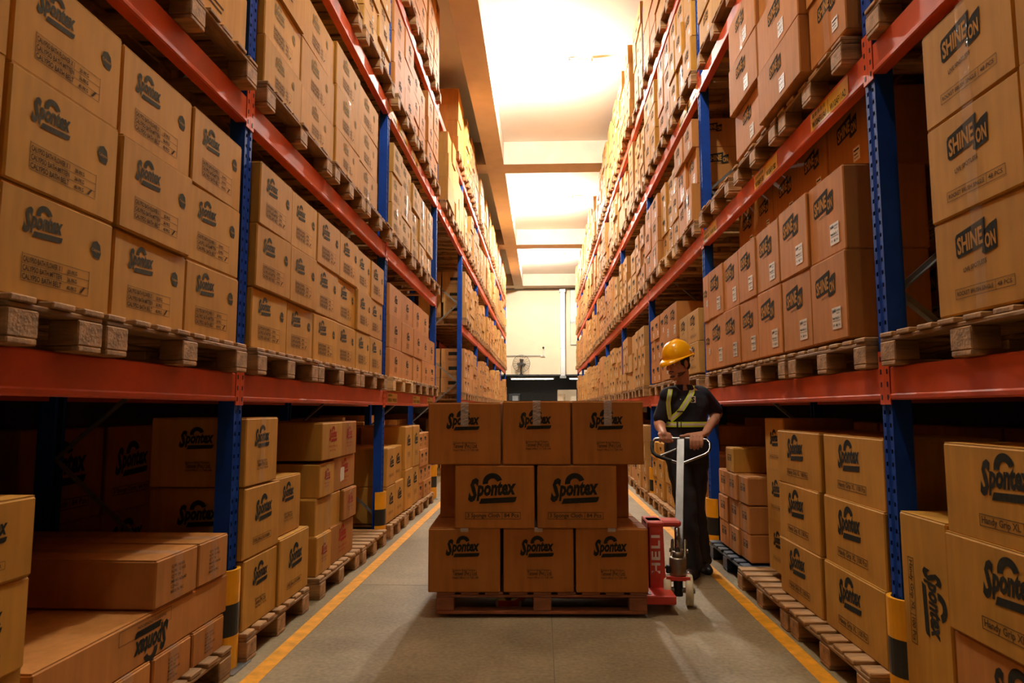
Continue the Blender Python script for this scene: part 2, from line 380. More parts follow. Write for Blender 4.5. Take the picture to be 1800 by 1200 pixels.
# ------------------------------------------------------------ cartons
_cm = {}
def carton_mesh(w, d, h, flaps=True):
    k = (round(w, 2), round(d, 2), round(h, 2), flaps)
    if k not in _cm:
        b = MB(); w_, d_, h_ = k[0]-.004, k[1]-.004, k[2]-.001
        b.bbox(-w_/2, w_/2, -d_/2, d_/2, 0, h_-.003, 'carton', .006)
        if flaps:
            b.box(-w_/2+.004, w_/2-.004, -d_/2+.004, -.003, h_-.003, h_, 'carton'); b.box(-w_/2+.004, w_/2-.004, .003, d_/2-.004, h_-.003, h_, 'carton')
        _cm[k] = b.mesh('carton')
    return _cm[k]
_tm = {}
def tape_mesh(w, d, h, full):
    k = (round(w, 2), round(d, 2), round(h, 2), full)
    if k not in _tm:
        tk = 'tape' if full == 1 else 'tapecr'
        b = MB(); t = .03 if full == 1 else .024; f = -k[1]/2-.0005+.002
        z0 = {1: 0, 2: k[2]*.93, 3: k[2]*.60}[full]
        n = max(6, int((k[2]-z0)/.008)); R3 = random.Random(int(k[2]*1000)+int(k[0]*777)); vs = []
        for i in range(n+1):
            zz = z0+.004+(k[2]-z0-.004)*i/n
            for j in range(6): vs.append((-t+2*t*j/5, f-.0016+R3.uniform(-.0026, .0010) if 0 < i < n else f-.0005, zz))
        b.add(vs, [(i*6+j, i*6+j+1, (i+1)*6+j+1, (i+1)*6+j) for i in range(n) for j in range(5)], tk, full != 3)
        b.box(-t, t, f, k[1]/2-.002, k[2]-.0008, k[2]+.0004, tk)
        _tm[k] = b.mesh('tape')
    return _tm[k]
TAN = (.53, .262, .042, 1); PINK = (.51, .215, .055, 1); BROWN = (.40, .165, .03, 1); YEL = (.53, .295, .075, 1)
def vary(c, a=.07):
    k = 1+R.uniform(-a, a); g = R.uniform(-.03, .03)
    return (c[0]*k, c[1]*k*(1+g), c[2]*k*(1+g*1.5), 1)
BOX = []      # every carton: dict
def put(x, y, z, w, d, h, rz, kind, col, label, tape=0, cont=True, rotprint=False, group=None, vis=1.0, side=0):
    BOX.append(dict(side=side, x=x, y=y, z=z, w=w, d=d, h=h, rz=rz, kind=kind, col=vary(col), label=label, tape=tape, rotprint=rotprint, group=group, vis=vis))
LOOK = {'badge': 'badge-printed tan', 'badge_sheen': 'sheen-pale badge-printed tan', 'cloth': 'big-logo brown', 'handy': 'big-logo brown', 'address': 'small-logo brown',
        'framed': 'framed-print brown', 'red': 'red-printed brown', 'small': 'small-print pinkish', 'shine_label': 'white-labelled brown', 'shine_brush': 'bold-lettered brown',
        'marks': 'small taped brown', 'shine_small': 'white-labelled tan', None: 'plain brown', 'lines': 'long pinkish', 'upside': 'long pinkish'}
LV = ['floor level', 'first shelf', 'second shelf', 'third shelf', 'top shelf']
BAYW = ['nearest bay', 'second bay', 'third bay', 'fourth bay', 'fifth bay', 'sixth bay', 'seventh bay', 'eighth bay', 'ninth bay']
CNT = {}
def load(side, bay, lev, edges, z, hs, kind, X=1.5, depth=.45, col=TAN, jx=.012, jr=.8, inner=None, tape=0, skip=(), rows2=True, vis=1.0, dull=False, jin=0, sidep=False):
    """a block of cartons: edges = distances along the aisle, hs = row heights"""
    sg = -1 if side == 'left' else 1
    edges = sorted(edges)
    key = (side, bay, lev, inner)
    c0 = CNT.get(key, 0); CNT[key] = c0+len(edges)-1
    nrows = len(hs)
    rown = {1: ['single'], 2: ['bottom', 'top'], 3: ['bottom', 'middle', 'top'], 4: ['bottom', 'second', 'third', 'top'], 5: ['bottom', 'second', 'third', 'fourth', 'top'], 6: ['bottom', 'second', 'third', 'fourth', 'fifth', 'top']}[nrows]
    zz = z
    for ri, h in enumerate(hs):
        for ci in range(len(edges)-1):
            if (ri, ci) in skip: continue
            y0, y1 = edges[ci], edges[ci+1]; wd = y1-y0-.006
            xf = X+R.uniform(-jx, jx)+(jin if ri == 0 else 0)
            x = sg*(xf+depth/2); n = c0+ci+1
            INN = {None: "", True: "inner ", 2: "set-back "}[inner]
            lab = f"{LOOK[kind]} carton, {rown[ri]} row, {ORD[min(n, 12)]} back, {INN}{LV[lev]}, {side} rack {BAYW[bay]}"
            put(x, (y0+y1)/2, zz, wd, depth, h, sg*-PI/2+math.radians(R.uniform(-jr, jr)), kind, col, lab, tape=(1 if R.random() < tape else 0), group=f"cartons on the {side} rack", vis=vis, side=(-sg*-1 if ci == 0 and sidep else 0))
        zz += h
    if rows2:   # unseen cartons behind the front row, merged
        zz = z
        for h in hs:
            for ci in range(len(edges)-1):
                y0, y1 = edges[ci], edges[ci+1]
                BACK.append((sg*(X+depth+.04), sg*(X+depth+.04+min(.43, .98-depth)), y0+.004, y1-.004, zz, zz+h-.003, vary(col)))
            zz += h
BACK = []
PAL = []
def pallet(side, bay, lev, y0, y1, z, X=1.46, style='wood', depth=1.0):
    PAL.append((side, bay, lev, y0, y1, z, X, style, depth))

# ------------------------------------------------------------ setting
b = MB(); b.box(-5.4, 5.4, -8, 36, -.1, 0, 'concrete'); floor = struct(b, 'floor')
b = MB()
for (xx) in (-1.352, 1.315):
    b.box(xx-.04, xx+.04, -8, 32, .0, .0015, 'floorline')
# two painted strips, each a piece of the floor
for i, xx in enumerate((-1.352, 1.315)):
    q = MB(); q.box(xx-.042, xx+.042, -8, 31.5, .0, .002, 'floorline'); o = q.obj('painted_line', floor)
q = MB()
for yy in (2.0, 5.0, 8.0, 11.0, 14.0, 17, 20, 23, 26): q.box(-1.4, 1.4, yy, yy+.005, .0, .0008, 'joint')
q.box(.05, .054, 0, 32, .0, .0008, 'joint')
q.obj('expansion_joint', floor)
b = MB(); b.box(-5.4, 5.4, -8, 36, 7.55, 7.7, 'ceil'); ceiling = struct(b, 'ceiling')
for yy in (-.35, 7.65, 15.65, 23.6, 31.6):
    b = MB(); b.box(-5.4, 5.4, yy, yy+.62, 7.0, 7.549, 'beamp'); o = struct(b, 'trim_1')
b = MB(); b.box(-1.30, -.88, -8, 32.6, 7.001, 7.548, 'beamp'); struct(b, 'trim_2')
b = MB(); b.box(-5.5, -5.4, -8, 36, 0, 7.7, 'wallside'); struct(b, 'wall_left')
b = MB(); b.box(5.4, 5.5, -8, 36, 0, 7.7, 'wallside'); struct(b, 'wall_right')
b = MB(); b.box(-5.5, 5.5, -8.1, -8, 0, 7.7, 'wallside'); struct(b, 'wall_back')
b = MB(); b.box(-5.4, 5.4, 32.6, 32.75, 2.88, 7.55, 'cream'); b.box(-5.4, -3.5, 32.6, 32.75, 0, 2.88, 'cream'); b.box(3.5, 5.4, 32.6, 32.75, 0, 2.88, 'cream')
struct(b, 'wall_front')
b = MB(); b.box(-5.4, 5.4, 35.9, 36, 0, 7.6, 'darkgrey'); struct(b, 'wall_far')
b = MB(); b.box(-3.5, 3.5, 32.55, 32.8, 2.84, 2.90, 'darkgrey'); struct(b, 'trim_3')
b = MB(); b.box(-5.4, 5.4, 32.76, 35.9, 3.2, 3.3, 'darkgrey'); struct(b, 'trim_4')
# pipes, duct, fan and panel on the far wall
t = empty('wall_pipe', (0, 32.5, 6.98)); tag(t, 'thin grey horizontal pipe running along the top of the cream far wall', 'pipe')
b = MB(); b.tube([(-3, 0, 0), (3, 0, 0)], .03, 'galv'); b.obj('pipe', t)
for x in (-.85, .41):
    b = MB(); b.tube([(x, 0, 0), (x, 0, .57)], .008, 'galv', 6); b.obj('hanger', t)
t = empty('ventilation_duct', (.99, 32.42, 2.7)); tag(t, 'tall silver square duct standing up the cream far wall', 'duct')
b = MB(); b.bbox(-.11, .11, -.12, .12, .12, 4.1, 'duct', .01); b.obj('duct_body', t)
b = MB(); b.bbox(-.14, .14, -.15, .15, 4.1, 4.25, 'duct', .01); b.obj('top_flange', t)
b = MB(); b.bbox(-.15, .15, -.15, .15, 0, .12, 'galv', .01); b.obj('bottom_flange', t)
for zz in (1.4, 2.7):
    b = MB(); b.box(-.118, .118, -.128, .12, zz, zz+.02, 'galv'); b.obj('seam_band', t)
t = empty('wall_panel', (1.75, 32.55, 4.33)); tag(t, 'pale framed tall panel on the far wall, right of the duct', 'panel')
b = MB(); b.box(-.37, .37, -.01, .03, 1.1, 2.6, 'white'); b.obj('upper_panel', t)
b = MB(); b.box(-.37, .37, -.01, .03, 0, 1.0, 'cream'); b.obj('lower_panel', t)
b = MB()
for (x0, x1, z0, z1) in ((-.4, .4, -.03, 0), (-.4, .4, 1.0, 1.1), (-.4, .4, 2.6, 2.63), (-.4, -.37, 0, 2.6), (.37, .4, 0, 2.6)): b.box(x0, x1, -.025, .04, z0, z1, 'galv')
b.obj('panel_frame', t)
t = empty('wall_fan', (-.97, 32.55, 3.4)); tag(t, 'round black wall fan mounted above the dark opening', 'fan')
b = MB()
for r in (.40, .33, .26, .19, .12): b.tube([(r*math.cos(a*PI/12), -.30+(.4-r)*-.12, r*math.sin(a*PI/12)) for a in range(24)], .006 if r < .4 else .012, 'fan', 5, closed=True)
for i in range(18):
    a = i*PI/9; b.tube([(.06*math.cos(a), -.345, .06*math.sin(a)), (.4*math.cos(a), -.30, .4*math.sin(a)), (.3*math.cos(a), -.2, .3*math.sin(a))], .004, 'fan', 4)
b.obj('grille', t)
for i in range(3):
    b = MB(); a = i*2*PI/3; mt = Matrix.Rotation(a, 4, 'Y') @ Matrix.Rotation(.4, 4, 'X')
    b.add([mt @ Vector(q) for q in [(-.05, -.26, .05), (.05, -.26, .05), (.12, -.255, .32), (-.08, -.255, .34), (-.05, -.25, .05), (.05, -.25, .05), (.12, -.245, .32), (-.08, -.245, .34)]], [(0, 1, 2, 3), (7, 6, 5, 4), (0, 4, 5, 1), (1, 5, 6, 2), (2, 6, 7, 3), (3, 7, 4, 0)], 'fan'); b.obj('fan_blade', t)
b = MB(); b.tube([(0, -.30, 0), (0, -.05, 0)], .09, 'black', 12); b.obj('motor', t)
b = MB(); b.tube([(0, -.08, -.02), (-.02, -.1, -.35), (-.02, 0, -.5)], .03, 'black', 8); b.bbox(-.10, .06, -.12, 0.04, -.6, -.48, 'black', .01); b.obj('bracket', t)
t = empty('cable_conduit', (-1.2, 32.53, 3.79)); tag(t, 'white cable pipe with a small black-tipped outlet beside the fan', 'pipe')
b = MB(); b.tube([(-1.6, 0, 0), (1.25, 0, 0)], .02, 'galv', 8); b.obj('pipe', t)
b = MB(); b.bbox(1.15, 1.35, -.03, .03, -.05, .02, 'white', .01); b.tube([(1.27, -.03, 0), (1.27, -.03, .3)], [.05, .02], 'white', 8); b.ball((1.27, -.05, .38), .05, 'black'); b.obj('outlet', t)
for (x0, x1) in ((-1.5, .55), (1.35, 2.2)):
    o = MB(); o.box(x0, x1, 33.4, 33.48, 2.70, 2.74, 'tubefar'); o = o.obj('strip_light')
    tag(o, 'long lit strip light under the far opening, ' + ('left' if x0 < 0 else 'right of the duct'), 'light')
    q = MB(); q.box(x0-.05, x1+.05, 33.37, 33.51, 2.74, 2.80, 'white'); q.obj('housing', o)
    q = MB(); q.box(x0+.1, x0+.12, 33.43, 33.45, 2.80, 3.2, 'galv'); q.box(x1-.12, x1-.1, 33.43, 33.45, 2.80, 3.2, 'galv'); q.obj('hanger', o)
t = empty('cream_cabinet', (1.18, 33.9, 0)); tag(t, 'tall cream metal cabinet standing in the dark far opening on the right', 'cabinet')
b = MB(); b.bbox(-.42, .5, -.25, .25, 0, 2.2, 'cream', .01); b.obj('body', t)
for i in range(5):
    b = MB(); b.box(-.36+.07*i, -.34+.07*i, -.262, -.25, 1.5, 2.0, 'inkback'); b.obj('louvre', t)
t = empty('steel_urn', (-1.35, 33.6, 0)); tag(t, 'dark glossy machine box in the far opening on the left', 'machine')
b = MB(); b.bbox(-.3, .3, -.3, .3, 0, 2.0, 'black', .03); b.obj('body', t)
b = MB(); b.bbox(-.1, .2, -.33, -.28, 1.2, 1.9, 'galv', .02); b.obj('front_panel', t)

# ceiling lamps: conduit, holder, bare bulb
for i, (yy, st) in enumerate(LAMPS):
    t = empty('ceiling_lamp', (0, yy, 7.545)); nm = ['behind the camera', 'straight above the pallet truck', 'nearest of those seen', 'second away', 'furthest']
    tag(t, f'bare glowing bulb on a white ceiling pipe, {nm[i]}', 'lamp', 'bare ceiling bulbs')
    bm_ = M['bulb'].copy(); bm_.node_tree.nodes['Principled BSDF'].inputs['Emission Strength'].default_value = st; M['bulb%d' % i] = bm_
    b = MB(); b.ball((0, 0, -.25), (.09, .09, .10), 'bulb%d' % i); b.obj('bulb', t)
    b = MB(); b.tube([(0, 0, 0), (0, 0, -.08), (0, 0, -.16)], [.05, .045, .03], 'white', 12); b.obj('lamp_holder', t)
    b = MB(); b.tube([(.04, -.1, -.03), (.9, -.1, -.03)], .014, 'white', 8); b.obj('conduit', t)
    b = MB(); b.ball((.9, -.1, -.03), .05, 'white'); b.ball((.5, -.1, -.03), .035, 'white'); b.obj('junction_box', t)
if TUBES_R:
    for yy in (2, 6.5, 11, 15, 19, 23, 27):
        t = empty('batten_light', (3.3, yy, 7.54)); tag(t, f'white batten tube light above hidden aisle behind right rack, at {yy:.0f} metres', 'light')
        b = MB(); b.bbox(-.06, .06, -.62, .62, -.06, 0, 'white', .008); b.obj('housing', t)
        b = MB(); b.tube([(0, -.58, -.09), (0, .58, -.09)], .018, 'tube', 8); b.obj('tube', t)

# ------------------------------------------------------------ racks
ZL = [1.43, 2.87, 4.33, 5.73]
YL = [.22+3.18*i for i in range(10)]            # left posts .22, 3.40, 6.58, 9.76, 12.94 ...
YR = [-.19+3.21*i for i in range(10)]           # right posts 3.02, 6.23, 9.44 ...
XF = {'left': 1.53, 'right': 1.48}
PH = 7.05
def post_mesh():
    b = MB(); w2 = .045; H = PH
    # perforated front plate: a strip with two columns of open slots
    cols = [-w2, -.031, -.017, -.006, .006, .017, .031, w2]
    n = int(H/.055); vs = []; fs = []; fk = []
    zs = [0]
    for i in range(n): zs += [i*.055+.018, i*.055+.036]
    zs.append(H)
    for z in zs:
        for j, c in enumerate(cols): vs.append((c, 0 if abs(c) != .006 else .006, z))
    nc = len(cols)
    f1 = []
    for i in range(len(zs)-1):
        for j in range(nc-1):
            if i % 2 == 1 and j in (1, 5): continue
            a = i*nc+j; f1.append((a, a+1, a+nc+1, a+nc))
    b.add(vs, f1, 'blue')
    b.box(-w2+.002, w2-.002, .012, .014, 0, H, 'bluedk')
    b.box(-w2, -w2+.003, 0, .08, 0, H, 'blue'); b.box(w2-.003, w2, 0, .08, 0, H, 'blue')
    b.box(-w2, -.02, .077, .08, 0, H, 'blue'); b.box(.02, w2, .077, .08, 0, H, 'blue')
    b.box(-.05, .05, -.01, .09, 0, .006, 'blue')
    return b.mesh('upright_post')
PM = post_mesh()
def conn_mesh():
    b = MB()
    b.box(-.043, 0, -.006, 0, -.12, .11, 'orange'); b.box(-.043, -.039, -.006, .05, -.12, .11, 'orange')
    for k in range(4):
        for xx in (-.03, ):
            b.box(xx, xx+.01, -.0075, -.006, -.10+k*.055, -.078+k*.055, 'bluedk')
    return b.mesh('end_connector')
CM = conn_mesh()
def beam_mesh(L):
    b = MB(); h = .14
    prof = [(0, 0), (0, -h+.02), (-.004, -h+.018), (-.004, -h), (.05, -h), (.05, -.03), (.03, -.03), (.03, 0)]
    prof = [(-.002, -.006), (.004, 0), (.03, 0), (.03, -.028), (.05, -.028), (.05, -h), (.0, -h), (-.006, -h+.006), (-.006, -h+.020), (-.002, -h+.026)]
    vs = [(s*L/2, y, z) for s in (-1, 1) for y, z in prof]; n = len(prof)
    fs = [(i, (i+1) % n, n+(i+1) % n, n+i) for i in range(n)]+[tuple(range(n))[::-1], tuple(range(n, 2*n))]
    b.add(vs, fs, 'orange'); return b.mesh('beam')
def label_mesh(a, c):
    p = Print(); p.rect(-.23, .23, -.115, -.02, 'labely', 1); p.text(a, -.21, -.105, .05, 'ink', width=.18, bold=.02, lay=2); p.text(c, .02, -.105, .05, 'ink', width=.18, bold=.02, lay=2)
    p.rect(-.005, -.001, -.11, -.03, 'ink', 2)
    for i in range(14): p.rect(-.2+i*.012, -.194+i*.012-.002*(i % 3), -.052, -.028, 'ink', 2)
    return p.b.mesh('location_label')
LM = [label_mesh('W10AF11B1', 'W10AF11B2'), label_mesh('W10AF11A1', 'W10AF11A2')]
LABS = {('right', 1, 1): [3.45, 4.45, 5.95], ('left', 2, 0): [6.95, 8.3, 9.3], ('left', 2, 2): [6.75, 7.3, 8.0], ('right', 2, 2): [6.5, 6.9]}
BM = {}
for side in ('left', 'right'):
    sg = -1 if side == 'left' else 1; X = XF[side]; Y = YL if side == 'left' else YR
    rk = empty('pallet_rack', (sg*X, 0, 0))
    tag(rk, f'tall {side} pallet rack with blue perforated posts and orange beams', 'rack')
    rz = -sg*PI/2
    for i, yy in enumerate(Y):
        ob('upright_post', PM, rk, (0, yy, 0), rz)
        ob('upright_post', PM, rk, (sg*1.0, yy, 0), rz+PI)
        # galvanised zig-zag bracing between front and rear post
        br = MB(); n = 9; z0 = .25
        for k in range(n):
            za = z0+k*.75; zb = za+.75
            x0, x1 = (.07, .93) if k % 2 == 0 else (.93, .07)
            c0 = Vector((sg*x0, yy, za)); c1 = Vector((sg*x1, yy, min(zb, PH-.1)))
            q = MB(); dv = c1-c0; L = dv.length; mt = Matrix.Translation(c0) @ dv.to_track_quat('Z', 'X').to_matrix().to_4x4()
            q.box(-.004, .0, -.02, .02, 0, L, 'galv', mt); q.box(0, .02, -.02, -.016, 0, L, 'galv', mt)
            if i < 6: q.obj('cross_brace', rk)
            else: br.v, br.f  # far braces joined below
            if i >= 6: br.add(q.v, q.f, 'galv')
        if i >= 6: tag(br.obj('cross_bracing', rk), kind='stuff')
    for bay in range(len(Y)-1):
        for lv, z in enumerate(ZL):
            tunnel = side == 'left' and bay == 3
            if tunnel and lv < 2: continue
            y0, y1 = Y[bay], Y[bay+1]; L = y1-y0-.09
            if round(L, 3) not in BM: BM[round(L, 3)] = beam_mesh(L)
            for fr in (0, 1):
                o = ob('beam', BM[round(L, 3)], rk, (sg*(0 if fr == 0 else 1.0), (y0+y1)/2, z), rz if fr == 0 else rz+PI)
                if fr == 0 and bay < 7:
                    for e in (-1, 1):
                        c = ob('end_connector', CM, o, (e*(L/2+.044), 0, -.04), 0)
                        if e < 0: c.scale = (-1, 1, 1)
                    for yl in LABS.get((side, bay, lv), []):
                        ob('location_label', LM[R.randint(0, 1)], o, ((yl-(y0+y1)/2)*-sg, -.0035, 0))
    # yellow and black guards at the foot of the front posts
    for i, yy in enumerate(Y):
        if yy < 1 or yy > 26: continue
        g = empty('post_guard', (sg*(X+.002), yy, 0), rz)
        tag(g, f'yellow post guard with one black band at {ORD[i] if side == "left" else ORD[i]} blue post, {side} rack', 'guard', 'post guards')
        def arcm(z0, z1, k):
            b = MB(); n = 14; r1, r0 = .085, .068; vs = []; 
            for z in (z0, z1):
                for r in (r1, r0):
                    for j in range(n+1):
                        a = PI+PI*j/n*1.0; vs.append((r*math.cos(a), .045+r*math.sin(a)*1.0, z))
            m_ = n+1; fs = []
            for j in range(n):
                fs += [(j, j+1, 2*m_+j+1, 2*m_+j), (m_+j+1, m_+j, 3*m_+j, 3*m_+j+1), (2*m_+j, 2*m_+j+1, 3*m_+j+1, 3*m_+j), (j+1, j, m_+j, m_+j+1)]
            fs += [(0, 2*m_, 3*m_, m_), (n, m_+n, 3*m_+n, 2*m_+n)]
            b.add(vs, fs, k, False); return b
        arcm(0.006, .16, 'yellow').obj('yellow_sleeve', g); arcm(.16, .31, 'black').obj('black_band', g); arcm(.31, .47, 'yellow').obj('yellow_sleeve', g)
        b = MB(); b.box(-.1, .1, -.075, -.022, 0, .006, 'galv'); b.obj('base_plate', g)

# ------------------------------------------------------------ loads: near bays measured from the photograph
B0 = 1.57; B1 = 3.01; B2 = 4.47; B3 = 5.87
T3 = [.323, .337, .337]
# left rack, first shelf
load('left', 0, 1, [.72, 1.24, 1.76], B0, T3, 'badge'); load('left', 0, 1, [1.775, 2.28], B0, T3, 'badge'); load('left', 0, 1, [2.29, 2.80, 3.30], B0, T3, 'badge')
pallet('left', 0, 1, .7, 1.75, 1.43); pallet('left', 0, 1, 1.78-.58, 2.20, 1.43) if False else pallet('left', 0, 1, 1.79, 2.2, 1.43); pallet('left', 0, 1, 2.22, 3.33, 1.43)
load('left', 1, 1, [3.465, 3.955, 4.425], B0, T3, 'badge'); load('left', 1, 1, [4.43, 4.945, 5.45], B0, T3, 'badge'); load('left', 1, 1, [5.455, 5.92, 6.40], B0, T3, 'badge')
pallet('left', 1, 1, 3.47, 4.44, 1.43); pallet('left', 1, 1, 4.46, 5.49, 1.43); pallet('left', 1, 1, 5.51, 6.46, 1.43)
load('left', 2, 1, [6.65, 7.24, 7.87], B0, [.29, .325, .315], 'small', col=PINK); load('left', 2, 1, [7.9, 8.48, 9.05], B0, [.29, .325, .315], 'small', col=PINK); load('left', 2, 1, [9.07, 9.55], B0, [.29, .32], 'small', col=PINK)
pallet('left', 2, 1, 6.66, 7.72, 1.43, style='new'); pallet('left', 2, 1, 7.76, 8.7, 1.43); pallet('left', 2, 1, 8.74, 9.65, 1.43)
# left, second shelf
load('left', 0, 2, [1.9, 2.6, 3.26], B1+.02, [.30, .33, .33], 'badge_sheen'); pallet('left', 0, 2, 2.1, 3.3, 2.87)
load('left', 1, 2, [3.475, 4.05, 4.74], B1, [.275, .32, .32], 'badge_sheen', tape=.3); load('left', 1, 2, [4.755, 5.40, 6.05], B1+.02, [.275, .33, .33], 'badge_sheen', tape=.6)
pallet('left', 1, 2, 3.465, 4.62, 2.87); pallet('left', 1, 2, 4.66, 5.5, 2.87); pallet('left', 1, 2, 5.53, 6.5, 2.87)
load('left', 2, 2, [6.66, 7.12, 7.7], B1, [.32, .31, .31], 'badge_sheen', tape=.5, col=YEL); load('left', 2, 2, [7.72, 8.2, 8.7, 9.2], B1, [.28, .30, .3], 'badge_sheen', tape=.4, col=YEL)
pallet('left', 2, 2, 6.66, 7.68, 2.87); pallet('left', 2, 2, 7.7, 8.68, 2.87); pallet('left', 2, 2, 8.7, 9.66, 2.87)
# left, third shelf
load('left', 1, 3, [4.3, 4.8, 5.28], B2, [.22]*4, 'shine_small', col=YEL, tape=.5); load('left', 1, 3, [5.44, 5.95, 6.46], B2, [.21]*5, 'shine_small', col=YEL, tape=.5)
pallet('left', 1, 3, 4.25, 5.3, 4.33); pallet('left', 1, 3, 5.4, 6.5, 4.33)
load('left', 2, 3, [6.66, 7.2, 7.74], B2, [.34, .34, .36], 'small', col=PINK); load('left', 2, 3, [7.78, 8.25, 8.7], B2, [.30, .30, .30], 'small', col=PINK, X=1.53); load('left', 2, 3, [8.74, 9.2, 9.64], B2, [.34, .34, .36], 'small', col=PINK)
pallet('left', 2, 3, 6.66, 7.72, 4.33); pallet('left', 2, 3, 7.76, 8.7, 4.33); pallet('left', 2, 3, 8.74, 9.66, 4.33)
# left, top shelf
load('left', 2, 4, [6.66, 7.15, 7.64], B3, [.33]*4, 'small', col=PINK); load('left', 2, 4, [7.68, 8.15, 8.64], B3, [.33]*4, 'small', col=PINK, X=1.52); load('left', 2, 4, [8.68, 9.15, 9.64], B3, [.33]*4, 'small', col=PINK)
pallet('left', 2, 4, 6.64, 7.66, 5.73); pallet('left', 2, 4, 7.68, 8.66, 5.73); pallet('left', 2, 4, 8.68, 9.66, 5.73)
load('left', 3, 3, [10.25, 10.7, 11.1], B2, [.38, .37, .35], None, col=YEL, X=1.44); load('left', 3, 3, [11.15, 11.65, 12.1], B2, [.37, .37, .3], None, col=YEL); load('left', 3, 3, [12.14, 12.55, 12.86], B2, [.3, .3, .3], None, col=YEL)
for a, c in ((10.2, 11.1), (11.14, 12.1), (12.12, 12.85)): pallet('left', 3, 3, a, c, 4.33)
load('left', 3, 4, [11.9, 12.38, 12.86], B3, [.30, .3, .3, .3], None, col=PINK, X=1.5); pallet('left', 3, 4, 11.85, 12.85, 5.73)
# left, floor level
load('left', 0, 0, [1.62, 2.0], .15, [.36, .26, .235], 'framed', X=1.5, depth=.5, col=TAN)
pallet('left', 0, 0, 1.0, 2.02, 0)
G0 = dict(group='cartons on the left rack')
put(-2.05, 2.855, .47, .33, 1.08, .19, PI/2, 'lines', PINK, 'long flat pinkish carton with torn tape lying on another, left rack nearest bay', tape=1, **G0)
put(-2.03, 3.17, .47, .28, 1.04, .19, PI/2, 'lines', PINK, 'long flat pinkish carton with crumpled end beside the nearest blue post', tape=1, **G0)
put(-1.98, 2.70, .285, 1.28, .92, .184, PI/2, 'upside', PINK, 'wide flat pinkish carton printed upside down, under two long cartons', **G0)
for i, (a, c) in enumerate(((2.05, 2.38), (2.38, 2.69), (2.70, 3.0), (3.01, 3.3))):
    put(-1.97, (a+c)/2, .135, c-a-.005, .92, .147, PI/2, 'lines', PINK, f'pinkish carton end with fine print, {ORD[i+1]} back, lowest row, left rack nearest bay', tape=1, **G0)
pallet('left', 0, 0, 2.1, 3.3, 0, style='dark')
def one(side, bay, y0, y1, z, h, kind, desc, X=1.5, depth=.5, col=TAN, tape=0, rz=0, rotprint=False, side_=False):
    sg = -1 if side == 'left' else 1
    put(sg*(X+depth/2), (y0+y1)/2, z, y1-y0-.006, depth, h, sg*-PI/2+math.radians(rz), kind, col, desc, tape=tape, rotprint=rotprint, group=f'cartons on the {side} rack', side=(sg if side_ else 0))
one('left', 1, 3.47, 3.915, .14, .35, 'address', 'small-logo carton in the bottom left corner of stack behind first left post', side_=True)
one('left', 1, 3.92, 4.42, .14, .37, 'framed', 'big-logo carton at the bottom right, resting on floor pallet behind first left post', X=1.49)
one('left', 1, 3.45, 3.93, .491, .365, 'framed', 'big-logo carton with framed print, middle of stack behind first left post', side_=True)
one('left', 1, 3.935, 4.35, .511, .345, 'address', 'small-logo carton set back, upper right of stack behind first left post', X=1.53)
one('left', 1, 3.44, 3.87, .857, .35, 'address', 'single small-logo carton on top of the stack behind first left post', tape=1, side_=True)
pallet('left', 1, 0, 3.46, 4.38, 0)
RB = [(4.60, 4.93, .14, .255, 'red', 1), (4.935, 5.53, .14, .27, 'red', 0), (4.62, 5.2, .396, .25, None, 1), (5.21, 5.57, .411, .235, 'red', 1), (4.66, 5.0, .647, .235, 'red', 1), (5.01, 5.58, .647, .25, 'red', 0), (4.66, 5.14, .898, .26, 'red', 0), (5.15, 5.57, .898, .26, 'red', 1)]
for i, (a, c, z, h, kd, tp) in enumerate(RB):
    row = ['bottom', 'bottom', 'second', 'second', 'third', 'third', 'top', 'top'][i]; ps = ['near', 'far'][i % 2]
    one('left', 1, a, c, z, h, kd, f"{'red-printed' if kd else 'white-stickered'} carton, {row} row, {ps} side, floor stack before second left post", X=1.5+(i % 3)*.012, depth=.6, col=BROWN if i % 2 else TAN, tape=tp)
STK = (-1.505, 5.0, .47, .1, .09)
pallet('left', 1, 0, 4.58, 5.55, 0); pallet('left', 1, 0, 5.6, 6.45, 0)
one('left', 2, 6.66, 7.05, .15, .35, 'framed', 'framed-print carton, bottom near, floor stack just past second left post')
one('left', 2, 7.055, 7.46, .15, .36, 'framed', 'carton with torn white sticker, bottom far, floor stack just past second left post')
one('left', 2, 6.66, 7.05, .501, .37, 'framed', 'big-logo carton, top near, floor stack just past second left post')
one('left', 2, 7.055, 7.44, .511, .36, 'framed', 'big-logo carton, top far, floor stack just past second left post', X=1.52)
pallet('left', 2, 0, 6.66, 7.46, 0)
load('left', 2, 0, [7.5, 7.93, 8.38], .15, [.44, .47], 'address', depth=.5)
pallet('left', 2, 0, 7.49, 8.36, 0)
load('left', 2, 0, [8.42, 8.7, 8.98, 9.3], .15, [.20, .2, .2, .2], 'marks', depth=.4, col=PINK)
pallet('left', 2, 0, 8.4, 9.35, 0)
